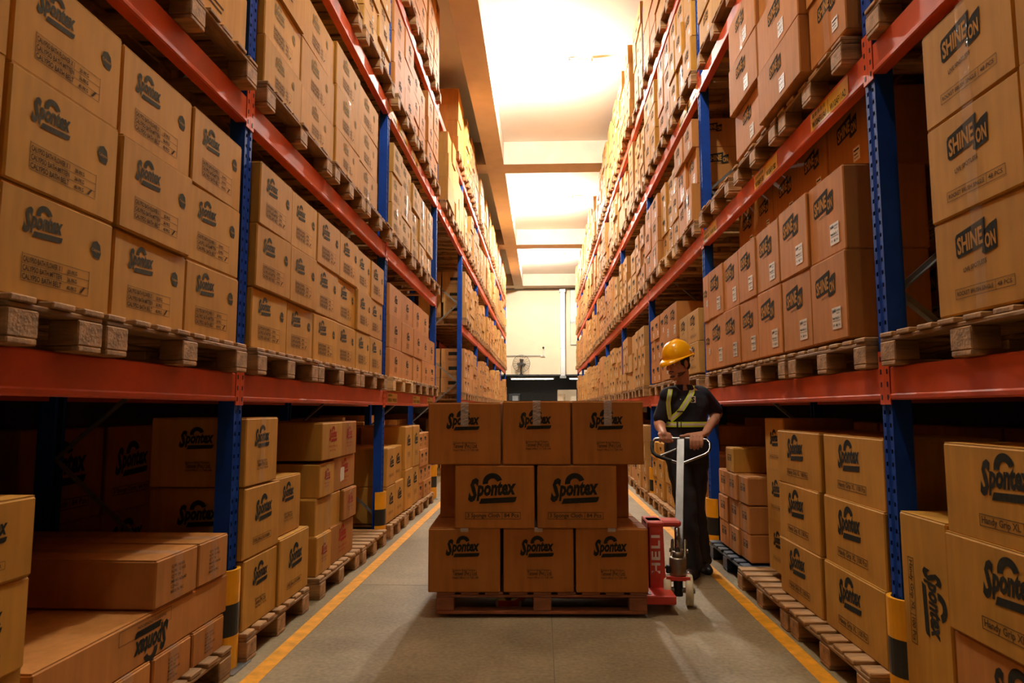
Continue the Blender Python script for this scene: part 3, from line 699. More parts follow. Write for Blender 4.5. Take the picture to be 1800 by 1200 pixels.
# right rack, first shelf
load('right', 0, 1, [1.52, 2.055], B0+.01, [.35, .36, .36], 'shine_brush', X=1.45, tape=1); load('right', 0, 1, [2.065, 2.57], B0+.01, [.35, .36, .37], 'shine_brush', X=1.455, tape=1)
pallet('right', 0, 1, 1.85, 2.96, 1.43, X=1.43); pallet('right', 0, 1, .8, 1.8, 1.43, X=1.43)
load('right', 1, 1, [3.29, 3.725, 4.185], B0+.02, [.43, .42], 'shine_label', X=1.455, col=PINK, depth=.40, jx=.006, rows2=False)
load('right', 1, 1, [4.19, 4.65, 5.06], B0+.02, [.43, .41], 'shine_label', X=1.455, col=PINK, depth=.40, jx=.006, rows2=False)
load('right', 1, 1, [5.065, 5.5, 5.95, 6.16], B0+.02, [.43, .41], 'shine_label', X=1.455, col=PINK, depth=.40, jx=.006, rows2=False) if False else load('right', 1, 1, [5.065, 5.5, 5.95, 6.37-.2], B0+.02, [.43, .41], 'shine_label', X=1.455, col=PINK, depth=.40, jx=.006, rows2=False)
load('right', 1, 1, [3.2, 3.72, 4.2, 4.7, 5.2, 5.7, 6.1], B0+.02, [.43, .41], 'shine_label', X=1.90, col=BROWN, inner=True, rows2=False, vis=.05)
load('right', 1, 1, [3.3, 3.78, 4.24, 4.7, 5.1, 5.55], B0+.862, [.405], 'shine_small', X=1.60, col=BROWN, inner=2, rows2=False, vis=.5)
pallet('right', 1, 1, 3.10, 4.06, 1.43, X=1.44); pallet('right', 1, 1, 4.10, 5.12, 1.43, X=1.44); pallet('right', 1, 1, 5.16, 6.15, 1.43, X=1.44)
load('right', 2, 1, [6.42, 6.9, 7.35], B0+.02, [.30, .31], 'shine_brush', X=1.46, col=YEL); load('right', 2, 1, [7.4, 7.8, 8.2], B0+.02, [.43, .40], 'shine_label', X=1.45, col=PINK); load('right', 2, 1, [8.25, 8.6, 8.95, 9.3], B0+.02, [.28, .28, .28], 'shine_small', X=1.47, col=PINK)
for a, c in ((6.4, 7.36), (7.38, 8.3), (8.32, 9.36)): pallet('right', 2, 1, a, c, 1.43, X=1.44)
# right, second shelf
load('right', 1, 2, [3.12, 3.545], B1+.02, [.35, .35, .33], 'shine_small', X=1.43, col=PINK, tape=1, depth=.42); load('right', 1, 2, [3.56, 4.265, 4.90], B1+.03, [.33, .35, .34], 'shine_label', X=1.40, col=PINK, tape=.5, jx=.02)
pallet('right', 1, 2, 3.15, 4.02, 2.87, X=1.42); pallet('right', 1, 2, 4.06, 4.95, 2.87, X=1.42); pallet('right', 1, 2, 5.1, 6.1, 2.87, X=1.42)
load('right', 0, 2, [1.9, 2.4, 2.9], B1+.02, [.35, .35, .3], 'shine_small', X=1.46, col=PINK); pallet('right', 0, 2, 1.9, 2.95, 2.87, X=1.44)
load('right', 2, 2, [6.33, 6.75, 7.2], B1, [.36, .35, .28], 'shine_label', X=1.44, col=PINK, sidep=True, tape=.6, jx=.03); load('right', 2, 2, [7.25, 7.55, 7.9, 8.22], B1, [.30, .3, .3], 'shine_small', X=1.47, tape=.6, col=TAN); load('right', 2, 2, [8.3, 8.8, 9.3], B1, [.30, .3, .3], 'shine_small', X=1.42, tape=.6, col=PINK)
pallet('right', 2, 2, 6.3, 7.22, 2.87, X=1.42); pallet('right', 2, 2, 7.25, 8.25, 2.87, X=1.42, style='new'); pallet('right', 2, 2, 8.3, 9.32, 2.87, X=1.42)
# right, third shelf
load('right', 1, 3, [5.0, 5.5, 6.0], B2, [.26, .26, .26], 'shine_small', X=1.44, col=YEL); pallet('right', 1, 3, 4.95, 6.05, 4.33, X=1.42)
load('right', 2, 3, [6.33, 6.7, 7.05, 7.4], B2, [.36, .36, .3], 'shine_small', X=1.44, col=TAN, tape=.5, jx=.02, sidep=True); load('right', 2, 3, [7.45, 7.85, 8.25], B2, [.36, .36, .3], 'shine_small', X=1.45, col=PINK, tape=.5); load('right', 2, 3, [8.4, 8.8, 9.25], B2, [.33, .33, .3], 'shine_small', X=1.43, col=TAN)
for a, c in ((6.3, 7.35), (7.4, 8.3), (8.35, 9.3)): pallet('right', 2, 3, a, c, 4.33, X=1.42)
load('right', 2, 4, [6.35, 6.8, 7.3], B3, [.36, .36, .36], None, X=1.45, col=PINK); load('right', 2, 4, [7.35, 7.8, 8.3], B3, [.36, .36, .36], None, X=1.45, col=TAN); load('right', 2, 4, [8.36, 8.8, 9.3], B3, [.33, .33, .33, .3], None, X=1.45, col=PINK)
for a, c in ((6.3, 7.3), (7.34, 8.3), (8.34, 9.32)): pallet('right', 2, 4, a, c, 5.73, X=1.42)
# right, floor level
one('right', 0, 2.62, 2.96, .135, .70, 'handy', 'tall carton standing on its side with sideways logo, nearest right bay', X=1.47, depth=.5, rotprint=True)
one('right', 0, 1.86, 2.60, .135, .34, 'handy', 'pinkish big-logo carton at the bottom of nearest right floor stack', X=1.46, col=PINK)
one('right', 0, 1.86, 2.605, .476, .335, 'handy', 'big-logo carton in the middle of nearest right floor stack', X=1.45)
one('right', 0, 1.87, 2.60, .812, .32, 'handy', 'big-logo carton on top of nearest right floor stack', X=1.46)
pallet('right', 0, 0, 1.85, 2.96, 0, X=1.44)
for r, (z, h) in enumerate(((.14, .325), (.466, .335), (.802, .32))):
    rw = ['bottom', 'middle', 'top'][r]
    one('right', 1, 3.09, 3.765, z, h, 'handy', f'{rw} wide big-logo carton of the stack right behind first right post', X=1.47+.012*r, rz=R.uniform(-1, 1))
    one('right', 1, 3.80, 4.45, z, h, 'handy', f'{rw} big-logo carton, second stack back from first right post', X=1.475+.006*r, rz=R.uniform(-1, 1))
    one('right', 1, 4.46, 4.83, z+.05, h+.015, 'framed', f'{rw} narrow big-logo carton set back behind the two wide stacks, right', X=1.53, depth=.45)
pallet('right', 1, 0, 3.08, 4.02, 0, X=1.38); pallet('right', 1, 0, 4.06, 5.06, 0, X=1.38)
load('right', 1, 0, [5.08, 5.34, 5.62, 5.92], .155, [.2, .205, .2], 'marks', X=1.475, depth=.4, col=PINK, tape=1, rows2=False)
one('right', 1, 5.42, 5.66, .762, .19, 'marks', 'single small taped carton lying on top of the small carton stack, right', X=1.475, depth=.5, tape=1)
pallet('right', 1, 0, 5.07, 6.05, 0, X=1.42, style='blue')
load('right', 2, 0, [6.45, 6.75, 7.05, 7.35], .155, [.22, .22, .22], 'marks', X=1.46, depth=.4, col=PINK, tape=1); pallet('right', 2, 0, 6.4, 7.4, 0, X=1.42, style='blue')
load('right', 2, 0, [7.45, 7.9, 8.35], .15, [.24, .24, .24, .2], 'shine_small', X=1.46, depth=.4, col=TAN, tape=1); pallet('right', 2, 0, 7.42, 8.38, 0, X=1.4)
load('right', 2, 0, [8.45, 8.9, 9.3], .15, [.24, .24, .2], 'shine_small', X=1.46, depth=.4, col=TAN, tape=1); pallet('right', 2, 0, 8.42, 9.36, 0, X=1.4)
# far bays
def farbay(side, bay, y0, y1, levels):
    for lv in levels:
        z = [0, 1.43, 2.87, 4.33, 5.73][lv]; y = y0+.09
        if R.random() < (.04 if lv else .2): y += R.uniform(.2, .5)
        while y < y1-.75:
            wd = min(R.uniform(.92, 1.06), y1-.08-y)
            nc = R.choice([2, 2, 3]); st = R.choice(['small', 'small', 'shine_small', 'address', None]); col = R.choice([(.52, .28, .085, 1), (.52, .29, .095, 1), (.51, .25, .09, 1), (.50, .26, .08, 1)])
            top = {0: .95, 1: 1.0, 2: 1.0, 3: 1.0, 4: 1.2}[lv]; h = R.choice([.22, .28, .3, .33, .36]); nr = max(2, int(top/h))
            if side == 'right' and lv == 4: nr = max(2, int(1.35/h))
            nr = min(nr, 6)
            sd = (y < y0+.1 and bay in (3, 4))
            Xo = XF[side]-.04+R.uniform(-.03, .03)
            e = [y+.02+(wd-.04)*k/nc for k in range(nc+1)]
            load(side, bay, lv, e, z+.145, [h]*nr, 'shine_small' if sd else st, X=Xo, depth=.45, col=col, jx=.02, jr=1.0, sidep=sd)
            if R.random() < .3: BOX.pop()
            pallet(side, bay, lv, y, y+wd, z, X=Xo-.02)
            y += wd+.03
for bay in range(3, 9):
    if bay > 3: farbay('left', bay, YL[bay], YL[bay+1], [0, 1, 2, 3, 4])
    farbay('right', bay, YR[bay], YR[bay+1], [0, 1, 2, 3, 4])
# upper shelves of the nearest bays (mostly out of frame)
for side in ('left', 'right'):
    sg = -1 if side == 'left' else 1; Y = YL if side == 'left' else YR
    for bay, z, ya, yb in ((0, B2, Y[0]+.1, Y[1]-.1), (0, B3, Y[0]+.1, Y[1]-.1), (1, B3, Y[1]+.1, Y[2]-.1), (1, B2, Y[1]+.1, 4.2 if side == 'left' else 4.9)):
        n = max(1, int((yb-ya)/.5))
        for i in range(n):
            for r in range(3):
                BACK.append((sg*1.52, sg*2.42, ya+(yb-ya)*i/n+.004, ya+(yb-ya)*(i+1)/n-.004, z+r*.33, z+(r+1)*.33-.004, vary(TAN)))
        if bay == 0: BACK.append((sg*1.52, sg*2.4, ya, yb, z-.02, z-.002, (.3, .2, .1, 1)))
# the row standing back to back behind each rack, dark
for side in ('left', 'right'):
    sg = -1 if side == 'left' else 1
    for z, top in ((.15, 1.15), (1.57, 2.65), (3.01, 4.1), (4.47, 5.5), (5.87, 7.1)):
        y = -1.0
        while y < 31:
            if not (y < 9.5 and z < 2):
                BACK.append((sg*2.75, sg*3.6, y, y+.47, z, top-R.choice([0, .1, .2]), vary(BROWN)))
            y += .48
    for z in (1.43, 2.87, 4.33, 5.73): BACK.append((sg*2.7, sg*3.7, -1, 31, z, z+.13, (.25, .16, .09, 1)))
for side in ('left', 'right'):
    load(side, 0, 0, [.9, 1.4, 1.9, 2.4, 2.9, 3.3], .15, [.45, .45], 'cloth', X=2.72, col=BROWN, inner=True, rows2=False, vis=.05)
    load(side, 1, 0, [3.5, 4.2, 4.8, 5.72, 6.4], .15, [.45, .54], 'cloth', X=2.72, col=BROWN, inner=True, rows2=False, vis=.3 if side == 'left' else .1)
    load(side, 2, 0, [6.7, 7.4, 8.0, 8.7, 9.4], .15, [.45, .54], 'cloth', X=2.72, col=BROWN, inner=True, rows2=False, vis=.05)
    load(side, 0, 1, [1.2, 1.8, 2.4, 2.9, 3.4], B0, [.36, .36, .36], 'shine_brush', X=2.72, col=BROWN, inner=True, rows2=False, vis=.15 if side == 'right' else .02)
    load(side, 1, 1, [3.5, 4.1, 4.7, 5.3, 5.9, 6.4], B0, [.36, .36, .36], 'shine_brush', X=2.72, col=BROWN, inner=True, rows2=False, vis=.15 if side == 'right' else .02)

# ------------------------------------------------------------ pallets
def PB(k):
    return k
_bm = {}
def board(name, w, d, h, k):
    key = (name, round(w, 3), round(d, 3), round(h, 3), k)
    if key not in _bm:
        b = MB(); b.bbox(-w/2, w/2, -d/2, d/2, 0, h, k, .004 if min(w, d) > .06 else .002); _bm[key] = b.mesh(name)
    return _bm[key]
def pallet_parts(style, wd, dp=1.0):
    k, kx = {'wood': ('wood', 'woodx'), 'new': ('woodnew', 'woodnew'), 'blue': ('woodblue', 'woodblue'), 'dark': ('woodx', 'woodx'), 'red': ('woodred', 'woodred')}[style]
    n = max(3, round(wd/.135)); out = []
    bw = wd/n*.74; R2 = random.Random(int(wd*1000))
    for i in range(n):
        x = -wd/2+bw/2+(wd-bw)*i/(n-1)
        out.append(('deck_board', bw, dp, .02, x+R2.uniform(-.008, .008) if 0 < i < n-1 else x, dp/2+R2.uniform(-.008, .008), .12, k))
    for y in (.05, dp/2, dp-.05):
        out.append(('stringer', wd, .095, .018, 0, y, .1015, kx))
        for x in ((-wd/2+.06, 0, wd/2-.06) if wd > .6 else (-wd/2+.06, wd/2-.06)): out.append(('block', .12, .10, .08, x, y, .021, k))
    for x in ((-wd/2+.06, 0, wd/2-.06) if wd > .6 else (-wd/2+.06, wd/2-.06)): out.append(('bottom_board', .115, dp, .02, x, dp/2, 0.001, k))
    return out
_fp = {}
def far_pallet_mesh(style, wd):
    key = (style, wd)
    if key not in _fp:
        b = MB()
        for (nm, w, d, h, x, y, z, k) in pallet_parts(style, wd): b.box(x-w/2, x+w/2, y-d/2, y+d/2, z, z+h, k)
        _fp[key] = b.mesh('wooden_pallet')
    return _fp[key]
PC = {}
for (side, bay, lev, y0, y1, z, X, style, depth) in PAL:
    sg = -1 if side == 'left' else 1
    wd = math.floor((y1-y0)*20)/20 if bay >= 3 else round(y1-y0, 2)
    n = PC[(side, bay, lev)] = PC.get((side, bay, lev), 0)+1
    nm = 'wooden_pallet'; adj = {'wood': 'weathered wooden', 'new': 'pale new wooden', 'blue': 'dark blue', 'dark': 'dark wooden'}[style]
    lab = f'{adj} pallet, {ORD[n]} back, {LV[lev]}, {side} rack {BAYW[bay]}'
    loc = (sg*(X+R.uniform(-.01, .01)), (y0+y1)/2, z); rz = sg*-PI/2+math.radians(R.uniform(-.25, .25))
    near = bay < 3
    if near:
        t = empty(nm, loc, rz)
        for (pn, w_, d_, h_, x, y, zz, k) in pallet_parts(style, wd): ob(pn, board(pn, w_, d_, h_, k), t, (x, y, zz))
    else:
        t = ob(nm, far_pallet_mesh(style, wd), None, loc, rz)
    tag(t, lab, 'pallet', f'pallets on the {side} rack')

# ------------------------------------------------------------ the loaded pallet in the aisle
LO = Vector((-.008, 4.27, 0)); LROT = math.radians(2.2)
LM4 = Matrix.Translation(LO) @ Matrix.Rotation(LROT, 4, 'Z')
PZ = .02
t = empty('loaded_pallet', LO, LROT); tag(t, 'reddish wooden pallet on the aisle floor under the big stack of cartons', 'pallet')
t.location.z = PZ
PD = .92
for (nm, w_, d_, h_, x, y, zz, k) in (
    [('deck_board', .11, PD, .016, -.58+1.17*i/8, PD/2, .114, 'woodred') for i in range(9)] +
    [('stringer', 1.275, .09, .014, 0, y, .0995, 'woodred') for y in (.045, PD/2, PD-.045)] +
    [('block', .108, .07, .078, x, y, .021, 'woodred') for x in (-.583, .005, .583) for y in (.035, PD/2, PD-.035)] +
    [('bottom_board', 1.275, .09, .019, 0, y, .001, 'woodred') for y in (.045, PD/2, PD-.045)]):
    ob(nm, board(nm, w_, d_, h_, k), t, (x, y, zz))
def lb(x0, x1, y0, z, d, h, kind, lab, col=(.44, .17, .035, 1), tape=0, rz=0):
    p = LM4 @ Vector(((x0+x1)/2, y0+d/2, z))
    put(p.x, p.y, z, x1-x0-.004, d, h, LROT+math.radians(rz), kind, col, lab, tape=tape, group='cartons on the aisle pallet', vis=50)
zA = PZ+.131
lb(-.69, -.247, -.015, zA, .46, .378, 'address', 'small-logo carton, bottom left of the aisle pallet stack', tape=2)
lb(-.235, .20, -.01, zA, .46, .378, 'address', 'small-logo carton, bottom middle of the aisle pallet stack', tape=2)
lb(.205, .648, -.015, zA, .46, .378, 'address', 'small-logo carton, bottom right of the aisle pallet stack', tape=2)
lb(-.53, -.037, -.02, zA+.379, .40, .382, 'cloth', 'big-logo carton with a framed line of print, middle row left, aisle pallet', rz=-.3)
lb(-.03, .466, -.02, zA+.379, .40, .382, 'cloth', 'big-logo carton with a framed line of print, middle row right, aisle pallet')
lb(-.70, -.243, -.02, zA+.762, .46, .378, 'address', 'small-logo carton, top left of the aisle pallet stack', tape=3)
lb(-.24, .187, -.02, zA+.762, .46, .392, 'address', 'small-logo carton, top middle of the aisle pallet stack', tape=3)
lb(.192, .632, -.02, zA+.762, .46, .386, 'address', 'small-logo carton, top right of the aisle pallet stack', tape=3)
lb(-.665, -.01, .39, zA+.379, .46, .382, None, 'plain carton set back behind the middle row, left end, aisle pallet')
lb(.0, .60, .39, zA+.379, .46, .382, None, 'plain carton set back behind the middle row, right end, aisle pallet')
for i, (a, c) in enumerate(((-.69, -.20), (-.19, .27), (.28, .648))):
    lb(a, c, .455, zA, .44, .378, None, f'plain carton in the back of the bottom row, {["left", "middle", "right"][i]}, aisle pallet')
    lb(a, c, .455, zA+.762, .40, .378, None, f'plain carton in the back of the top row, {["left", "middle", "right"][i]}, aisle pallet')

# ------------------------------------------------------------ make the cartons: largest 310 as things, the rest merged
def score(q):
    y = max(q['y'], .8)
    zc = q['z']+q['h']/2; px = 1203*q['x']/y; pz = 1203*(zc-1.25)/y
    if abs(px) > 1250 or pz > 760 or pz < -560: return 0
    dpt = math.hypot(y, 0)
    side = abs(q['x'])/y if abs(math.sin(q['rz'])) > .5 else 1
    return q['w']*q['h']/dpt**2*side*q['vis']
BOX.sort(key=score, reverse=True)
MAXC = 310
def ground(i): return True
for q in BOX[:MAXC]:
    o = ob('carton', carton_mesh(q['w'], q['d'], q['h']), None, (q['x'], q['y'], q['z']), q['rz'])
    o.color = q['col']; tag(o, q['label'], 'carton', q['group'])
    if q['kind']:
        me, w0, h0, ex = PR[q['kind']]; w_, h_ = (q['w'], q['h']) if not q['rotprint'] else (q['h'], q['w'])
        s = min(w_/w0, h_/h0)
        p = ob('printed_logo', me, o, (0, -q['d']/2+.0015, (q['h']-h0*s)/2 if not q['rotprint'] else 0), 0); p.scale = (s, 1, s)
        if ex:
            p2 = ob('shipping_label', ex, o, tuple(p.location), 0); p2.scale = p.scale
        if q['side']:
            s2 = min(q['d']/w0, q['h']/h0)*.95; sp = ob('printed_logo', me, o, (q['side']*(q['w']/2-.0005), 0, (q['h']-h0*s2)/2), q['side']*PI/2); sp.scale = (s2, 1, s2)
        if q['rotprint']:
            p.rotation_euler = (0, PI/2, 0); p.location = (-h0*s/2, -q['d']/2+.0015, q['h']/2)
    if q['tape']:
        tp = ob('tape', tape_mesh(q['w'], q['d'], q['h'], q['tape']), o)
    if q['kind'] in ('marks', 'red', 'badge_sheen') and False: pass
b = MB()
for q in BOX[MAXC:]:
    mt = Matrix.Translation((q['x'], q['y'], q['z'])) @ Matrix.Rotation(q['rz'], 4, 'Z')
    w_, d_, h_ = q['w']/2, q['d']/2, q['h']
    b.box(-w_, w_, -d_, d_, 0, h_-.002, 'cmass', mt, col=q['col'])
    if q['kind']:
        s = min(w_*2/.45, h_/.33)
        def qd(u0, u1, v0, v1, k):
            b.add([mt @ Vector((u, -d_-.0015, v)) for u, v in ((u0, v0), (u1, v0), (u1, v1), (u0, v1))], [(0, 1, 2, 3)], k, col=(1, 1, 1, 1))
        qd(-.10*s, .09*s, .20*s, .25*s, 'ink'); qd(-.05*s, .10*s, .175*s, .19*s, 'ink')
        if q['side']:
            sx = q['side']*(w_+.0015)
            for v0, v1, e_ in ((.17, .25, .1), (.09, .10, .12), (.06, .07, .10)):
                b.add([mt @ Vector((sx, u*q['side'], v)) for u, v in ((-e_*s, v0*s), (e_*s, v0*s), (e_*s, v1*s), (-e_*s, v1*s))], [(0, 1, 2, 3)], 'ink' if v0 > .1 else 'inkfine', col=(1, 1, 1, 1))
        if 'shine' in q['kind']: qd(.08*s, .15*s, .04*s, .12*s, 'paper')
        else: qd(-.10*s, .08*s, .08*s, .09*s, 'inkfine'); qd(-.10*s, .10*s, .11*s, .12*s, 'inkfine')
for (x0, x1, y0, y1, z0, z1, c) in BACK:
    b.box(min(x0, x1), max(x0, x1), y0, y1, z0+.002, z1, 'cmass', col=c)
tag(b.obj('distant_cartons'), 'hundreds of small brown cartons stacked along the far shelves of both racks', 'cartons', kind='stuff')
# ------------------------------------------------------------ torn sticker on the red-printed stack
o = MB(); o.add([(0, -.0, 0), (0, .09, .01), (0, .095, .10), (0, .05, .105), (0, .0, .1), (0, -.01, .05)], [(0, 1, 2, 3, 4, 5)], 'paper')
o = o.obj('torn_label', None, (-1.484, 5.05, .72)); tag(o, 'torn white paper sticker on a carton of the red-printed stack', 'sticker')

# ------------------------------------------------------------ cola bottle on the right shelf
t = empty('drink_bottle', (1.60, 2.70, 1.571)); tag(t, 'plastic cola bottle with a red cap standing on pallet beside the bold-lettered cartons', 'bottle')
b = MB(); b.lathe([(.028, 0), (.034, .01), (.034, .07), (.031, .09), (.034, .11), (.033, .15), (.022, .185), (.013, .205), (.012, .222)], 'cola', 16); b.obj('bottle_body', t)
b = MB(); b.lathe([(.0345, .085), (.0355, .087), (.0355, .14), (.0345, .142)], 'colared', 16); b.obj('wrap_label', t)
b = MB(); b.lathe([(.015, .218), (.015, .238), (.013, .24)], 'colared', 16); b.obj('cap', t)

# ------------------------------------------------------------ hand pallet truck
J = empty('pallet_truck', (.87, 4.68, 0)); tag(J, 'red hand pallet truck with grey steering handle, its forks under the loaded pallet', 'pallet truck')
def jo(b, n, par=J): 
    o = b.obj(n, par); return o
for yy in (-.215, .225):
    b = MB()
    prof = [(-.085, 0), (.085, 0), (.085, -.032), (.075, -.032), (.075, -.008), (-.075, -.008), (-.075, -.032), (-.085, -.032)]
    xs = [-.20, -1.22, -1.38]; vs = []
    for i, x in enumerate(xs):
        k = 1 if i < 2 else .45
        vs += [(x, yy+p*k, .118+q*(1 if i < 2 else .5)) for p, q in prof]
    n = len(prof); fs = [(i*n+j, i*n+(j+1) % n, (i+1)*n+(j+1) % n, (i+1)*n+j) for i in range(2) for j in range(n)]+[tuple(range(n)), tuple(range(2*n, 3*n))[::-1]]
    b.add(vs, fs, 'reddark'); f = jo(b, 'fork')
    q = MB(); q.tube([(-1.13, yy-.045, .04), (-1.13, yy+.045, .04)], .037, 'nylon', 16); q.obj('fork_roller', f)
    q = MB(); q.tube([(-1.04, yy-.045, .04), (-1.04, yy+.045, .04)], .037, 'nylon', 16); q.obj('fork_roller', f)
    q = MB(); q.box(-1.15, -1.02, yy-.055, yy-.047, .025, .06, 'red'); q.box(-1.15, -1.02, yy+.047, yy+.055, .025, .06, 'red'); q.tube([(-1.06, yy-.03, .045), (-.96, yy-.03, .10)], .018, 'red', 8); q.obj('roller_link', f)
# frame with upright side plates
b = MB()
def plate(b, pts, y0, y1, k):
    n = len(pts); vs = [(x, y0, z) for x, z in pts]+[(x, y1, z) for x, z in pts]
    b.add(vs, [tuple(range(n)), tuple(range(n, 2*n))[::-1]]+[(i, n+i, n+(i+1) % n, (i+1) % n) for i in range(n)], k)
for y0, y1 in ((-.135, -.123), (.123, .135)):
    plate(b, [(-.195, .50), (-.095, .50), (-.085, .16), (-.055, .115), (-.055, .062), (-.195, .062)], y0, y1, 'red')
b.bbox(-.195, -.18, -.135, .135, .062, .50, 'red', .004)
b.bbox(-.195, .035, -.075, .075, .485, .525, 'red', .012); b.bbox(-.195, -.09, -.136, .136, .495, .525, 'red', .006)
b.bbox(-.24, -.055, -.33, .33, .062, .115, 'red', .006)
b.tube([(-.15, -.142, .20), (-.15, -.133, .20)], .021, 'red', 16)
jo(b, 'frame')
p = Print()
for i, ch in enumerate('HELI'): p.text(ch, [0, .083, .156, .222][i], 0, .075, 'white', width=[.066, .056, .05, .018][i], bold=.03)
o = p.b.obj('printed_letters', J, (-.120, -.1375, .205), (0, -PI/2, 0))
# steering head: pump, axle, wheels; turned about 45 degrees
H = MB(); H.lathe([(.0, .185), (.052, .185), (.054, .2), (.054, .29), (.05, .30), (.0, .30)], 'steeldk', 24); H.lathe([(.0, .30), (.035, .30), (.035, .335), (.0, .335)], 'steeldk', 20)
hd = H.obj('pump', J, (0, -.10, 0))
q = MB(); q.lathe([(.0, .33), (.017, .33), (.017, .485), (0, .485)], 'chrome', 16); q.obj('piston_rod', hd)
q = MB(); q.box(-.075, .075, -.06, .06, .165, .186, 'red', Matrix.Rotation(-.17, 4, 'Z')); q.box(-.02, .02, -.02, .02, .07, .17, 'steeldk'); q.bbox(-.17, -.03, -.02, .02, .15, .168, 'red', .004); q.obj('steering_bracket', hd)
q = MB(); q.tube([(-.103, .018, .095), (.103, -.018, .095)], .018, 'steeldk', 12); q.tube([(0, 0, .06), (0, 0, .17)], .03, 'black', 12); q.obj('axle', hd)
q = MB(); q.tube([(-.06, .0, .24), (-.1, -.02, .235), (-.12, -.03, .21)], .008, 'black', 8); q.bbox(-.075, -.05, -.015, .015, .2, .25, 'black', .004); q.obj('release_valve', hd)
ax = Vector((.985, -.17, 0)).normalized()
for s in (-1, 1):
    q = MB(); c = ax*(.068*s); mt = Matrix.Translation(c+Vector((0, 0, .0965))) @ ax.to_track_quat('Z', 'X').to_matrix().to_4x4()
    q.lathe([(.045, -.020), (.088, -.024), (.0955, -.016), (.0965, 0), (.0955, .016), (.088, .024), (.045, .020)], 'nylon', 32, mt); wo = q.obj('steering_wheel', hd)
    q = MB(); q.lathe([(0, -.018), (.046, -.018), (.046, .018), (0, .018)], 'steeldk', 20, mt); q.obj('wheel_hub', hd)
# tiller
TB = Vector((.02, -.03, .30)); TT = Vector((.15, .46, 1.035))
d = (TT-TB).normalized(); xd = Vector((1, -.25, 0)).normalized(); xd = (xd-d*xd.dot(d)).normalized(); yd = d.cross(xd)
mt = Matrix(((xd.x, yd.x, d.x, TB.x), (xd.y, yd.y, d.y, TB.y), (xd.z, yd.z, d.z, TB.z), (0, 0, 0, 1)))
L = (TT-TB).length
b = MB(); b.bbox(-.028, .028, -.011, .011, .02, L-.005, 'steel', .004, mt); til = jo(b, 'tiller')
q = MB(); q.bbox(-.05, -.032, -.03, .03, -.10, .10, 'steeldk', .006, mt); q.bbox(.032, .05, -.03, .03, -.10, .10, 'steeldk', .006, mt); q.tube([mt @ Vector((-.06, 0, .03)), mt @ Vector((.06, 0, .03))], .014, 'steeldk', 12); q.obj('tiller_yoke', til)
def tp(a, c): return mt @ Vector((a, 0, c))
loop = []
ctrl = [(0, L), (.15, L), (.185, L-.008), (.205, L-.035), (.205, L-.08), (.195, L-.108), (.17, L-.13), (0.03, L-.20), (-.03, L-.20), (-.17, L-.15), (-.195, L-.125), (-.205, L-.09), (-.205, L-.04), (-.185, L-.008), (-.15, L)]
b = MB(); b.tube([tp(a, c) for a, c in ctrl], .0105, 'chrome', 10, closed=True); b.obj('handle_loop', til)
b = MB(); b.tube([tp(-.03, L-.09), tp(-.14, L-.15)], .008, 'steel', 8); b.obj('lowering_lever', til)
b = MB(); b.tube([tp(-.206, L-.03), tp(-.206, L-.09), tp(-.197, L-.125), tp(-.17, L-.15), tp(-.06, L-.19)], .013, 'rubber', 10); b.obj('rubber_grip', til)
b = MB(); b.tube([mt @ Vector((-.01, .014, .03)), mt @ Vector((-.01, .014, L-.1))], .004, 'chrome', 6); b.obj('release_cable', til)

# ------------------------------------------------------------ the worker
def cap(m, a, b, r0, r1, seg=16, n=6, flat=1.0, side=None):
    """tapered limb with rounded ends (flat: thickness ratio across 'side')"""
    a = Vector(a); b = Vector(b); d = b-a; L = d.length; d.normalize()
    if side is None: s_ = d.orthogonal().normalized()
    else: s_ = Vector(side); s_ = (s_-d*s_.dot(d)).normalized()
    t_ = d.cross(s_)
    rings = []
    for i in range(n+1):
        an = PI/2*(1-i/n); rings.append((-r0*math.sin(an), r0*math.cos(an)))
    for i in range(n+1):
        an = PI/2*i/n; rings.append((L+r1*math.sin(an), r1*math.cos(an)))
    vs = []; 
    for z, r in rings:
        for j in range(seg):
            an = 2*PI*j/seg; vs.append(a+d*z+s_*(max(r, 1e-4)*math.cos(an))+t_*(max(r, 1e-4)*math.sin(an)*flat))
    fs = [(i*seg+j, i*seg+(j+1) % seg, (i+1)*seg+(j+1) % seg, (i+1)*seg+j) for i in range(len(rings)-1) for j in range(seg)]
    m.add(vs, fs+[tuple(range(seg))[::-1], tuple(range((len(rings)-1)*seg, len(rings)*seg))], m.k, True)
def chain(m, pts, rs, **k):
    for i in range(len(pts)-1): cap(m, pts[i], pts[i+1], rs[i], rs[i+1], **k)
def loft(m, secs, seg=28):
    """secs: (centre, rx, ry, yaw) horizontal ellipses joined, closed at the ends"""
    vs = []
    for c, rx, ry, ya in secs:
        for j in range(seg):
            an = 2*PI*j/seg; x = math.copysign(abs(math.cos(an))**.85, math.cos(an))*rx; y = math.copysign(abs(math.sin(an))**.85, math.sin(an))*ry
            vs.append(Vector((c[0]+x*math.cos(ya)-y*math.sin(ya), c[1]+x*math.sin(ya)+y*math.cos(ya), c[2])))
    fs = [(i*seg+j, i*seg+(j+1) % seg, (i+1)*seg+(j+1) % seg, (i+1)*seg+j) for i in range(len(secs)-1) for j in range(seg)]
    m.add(vs, fs+[tuple(range(seg))[::-1], tuple(range((len(secs)-1)*seg, len(secs)*seg))], m.k, True)
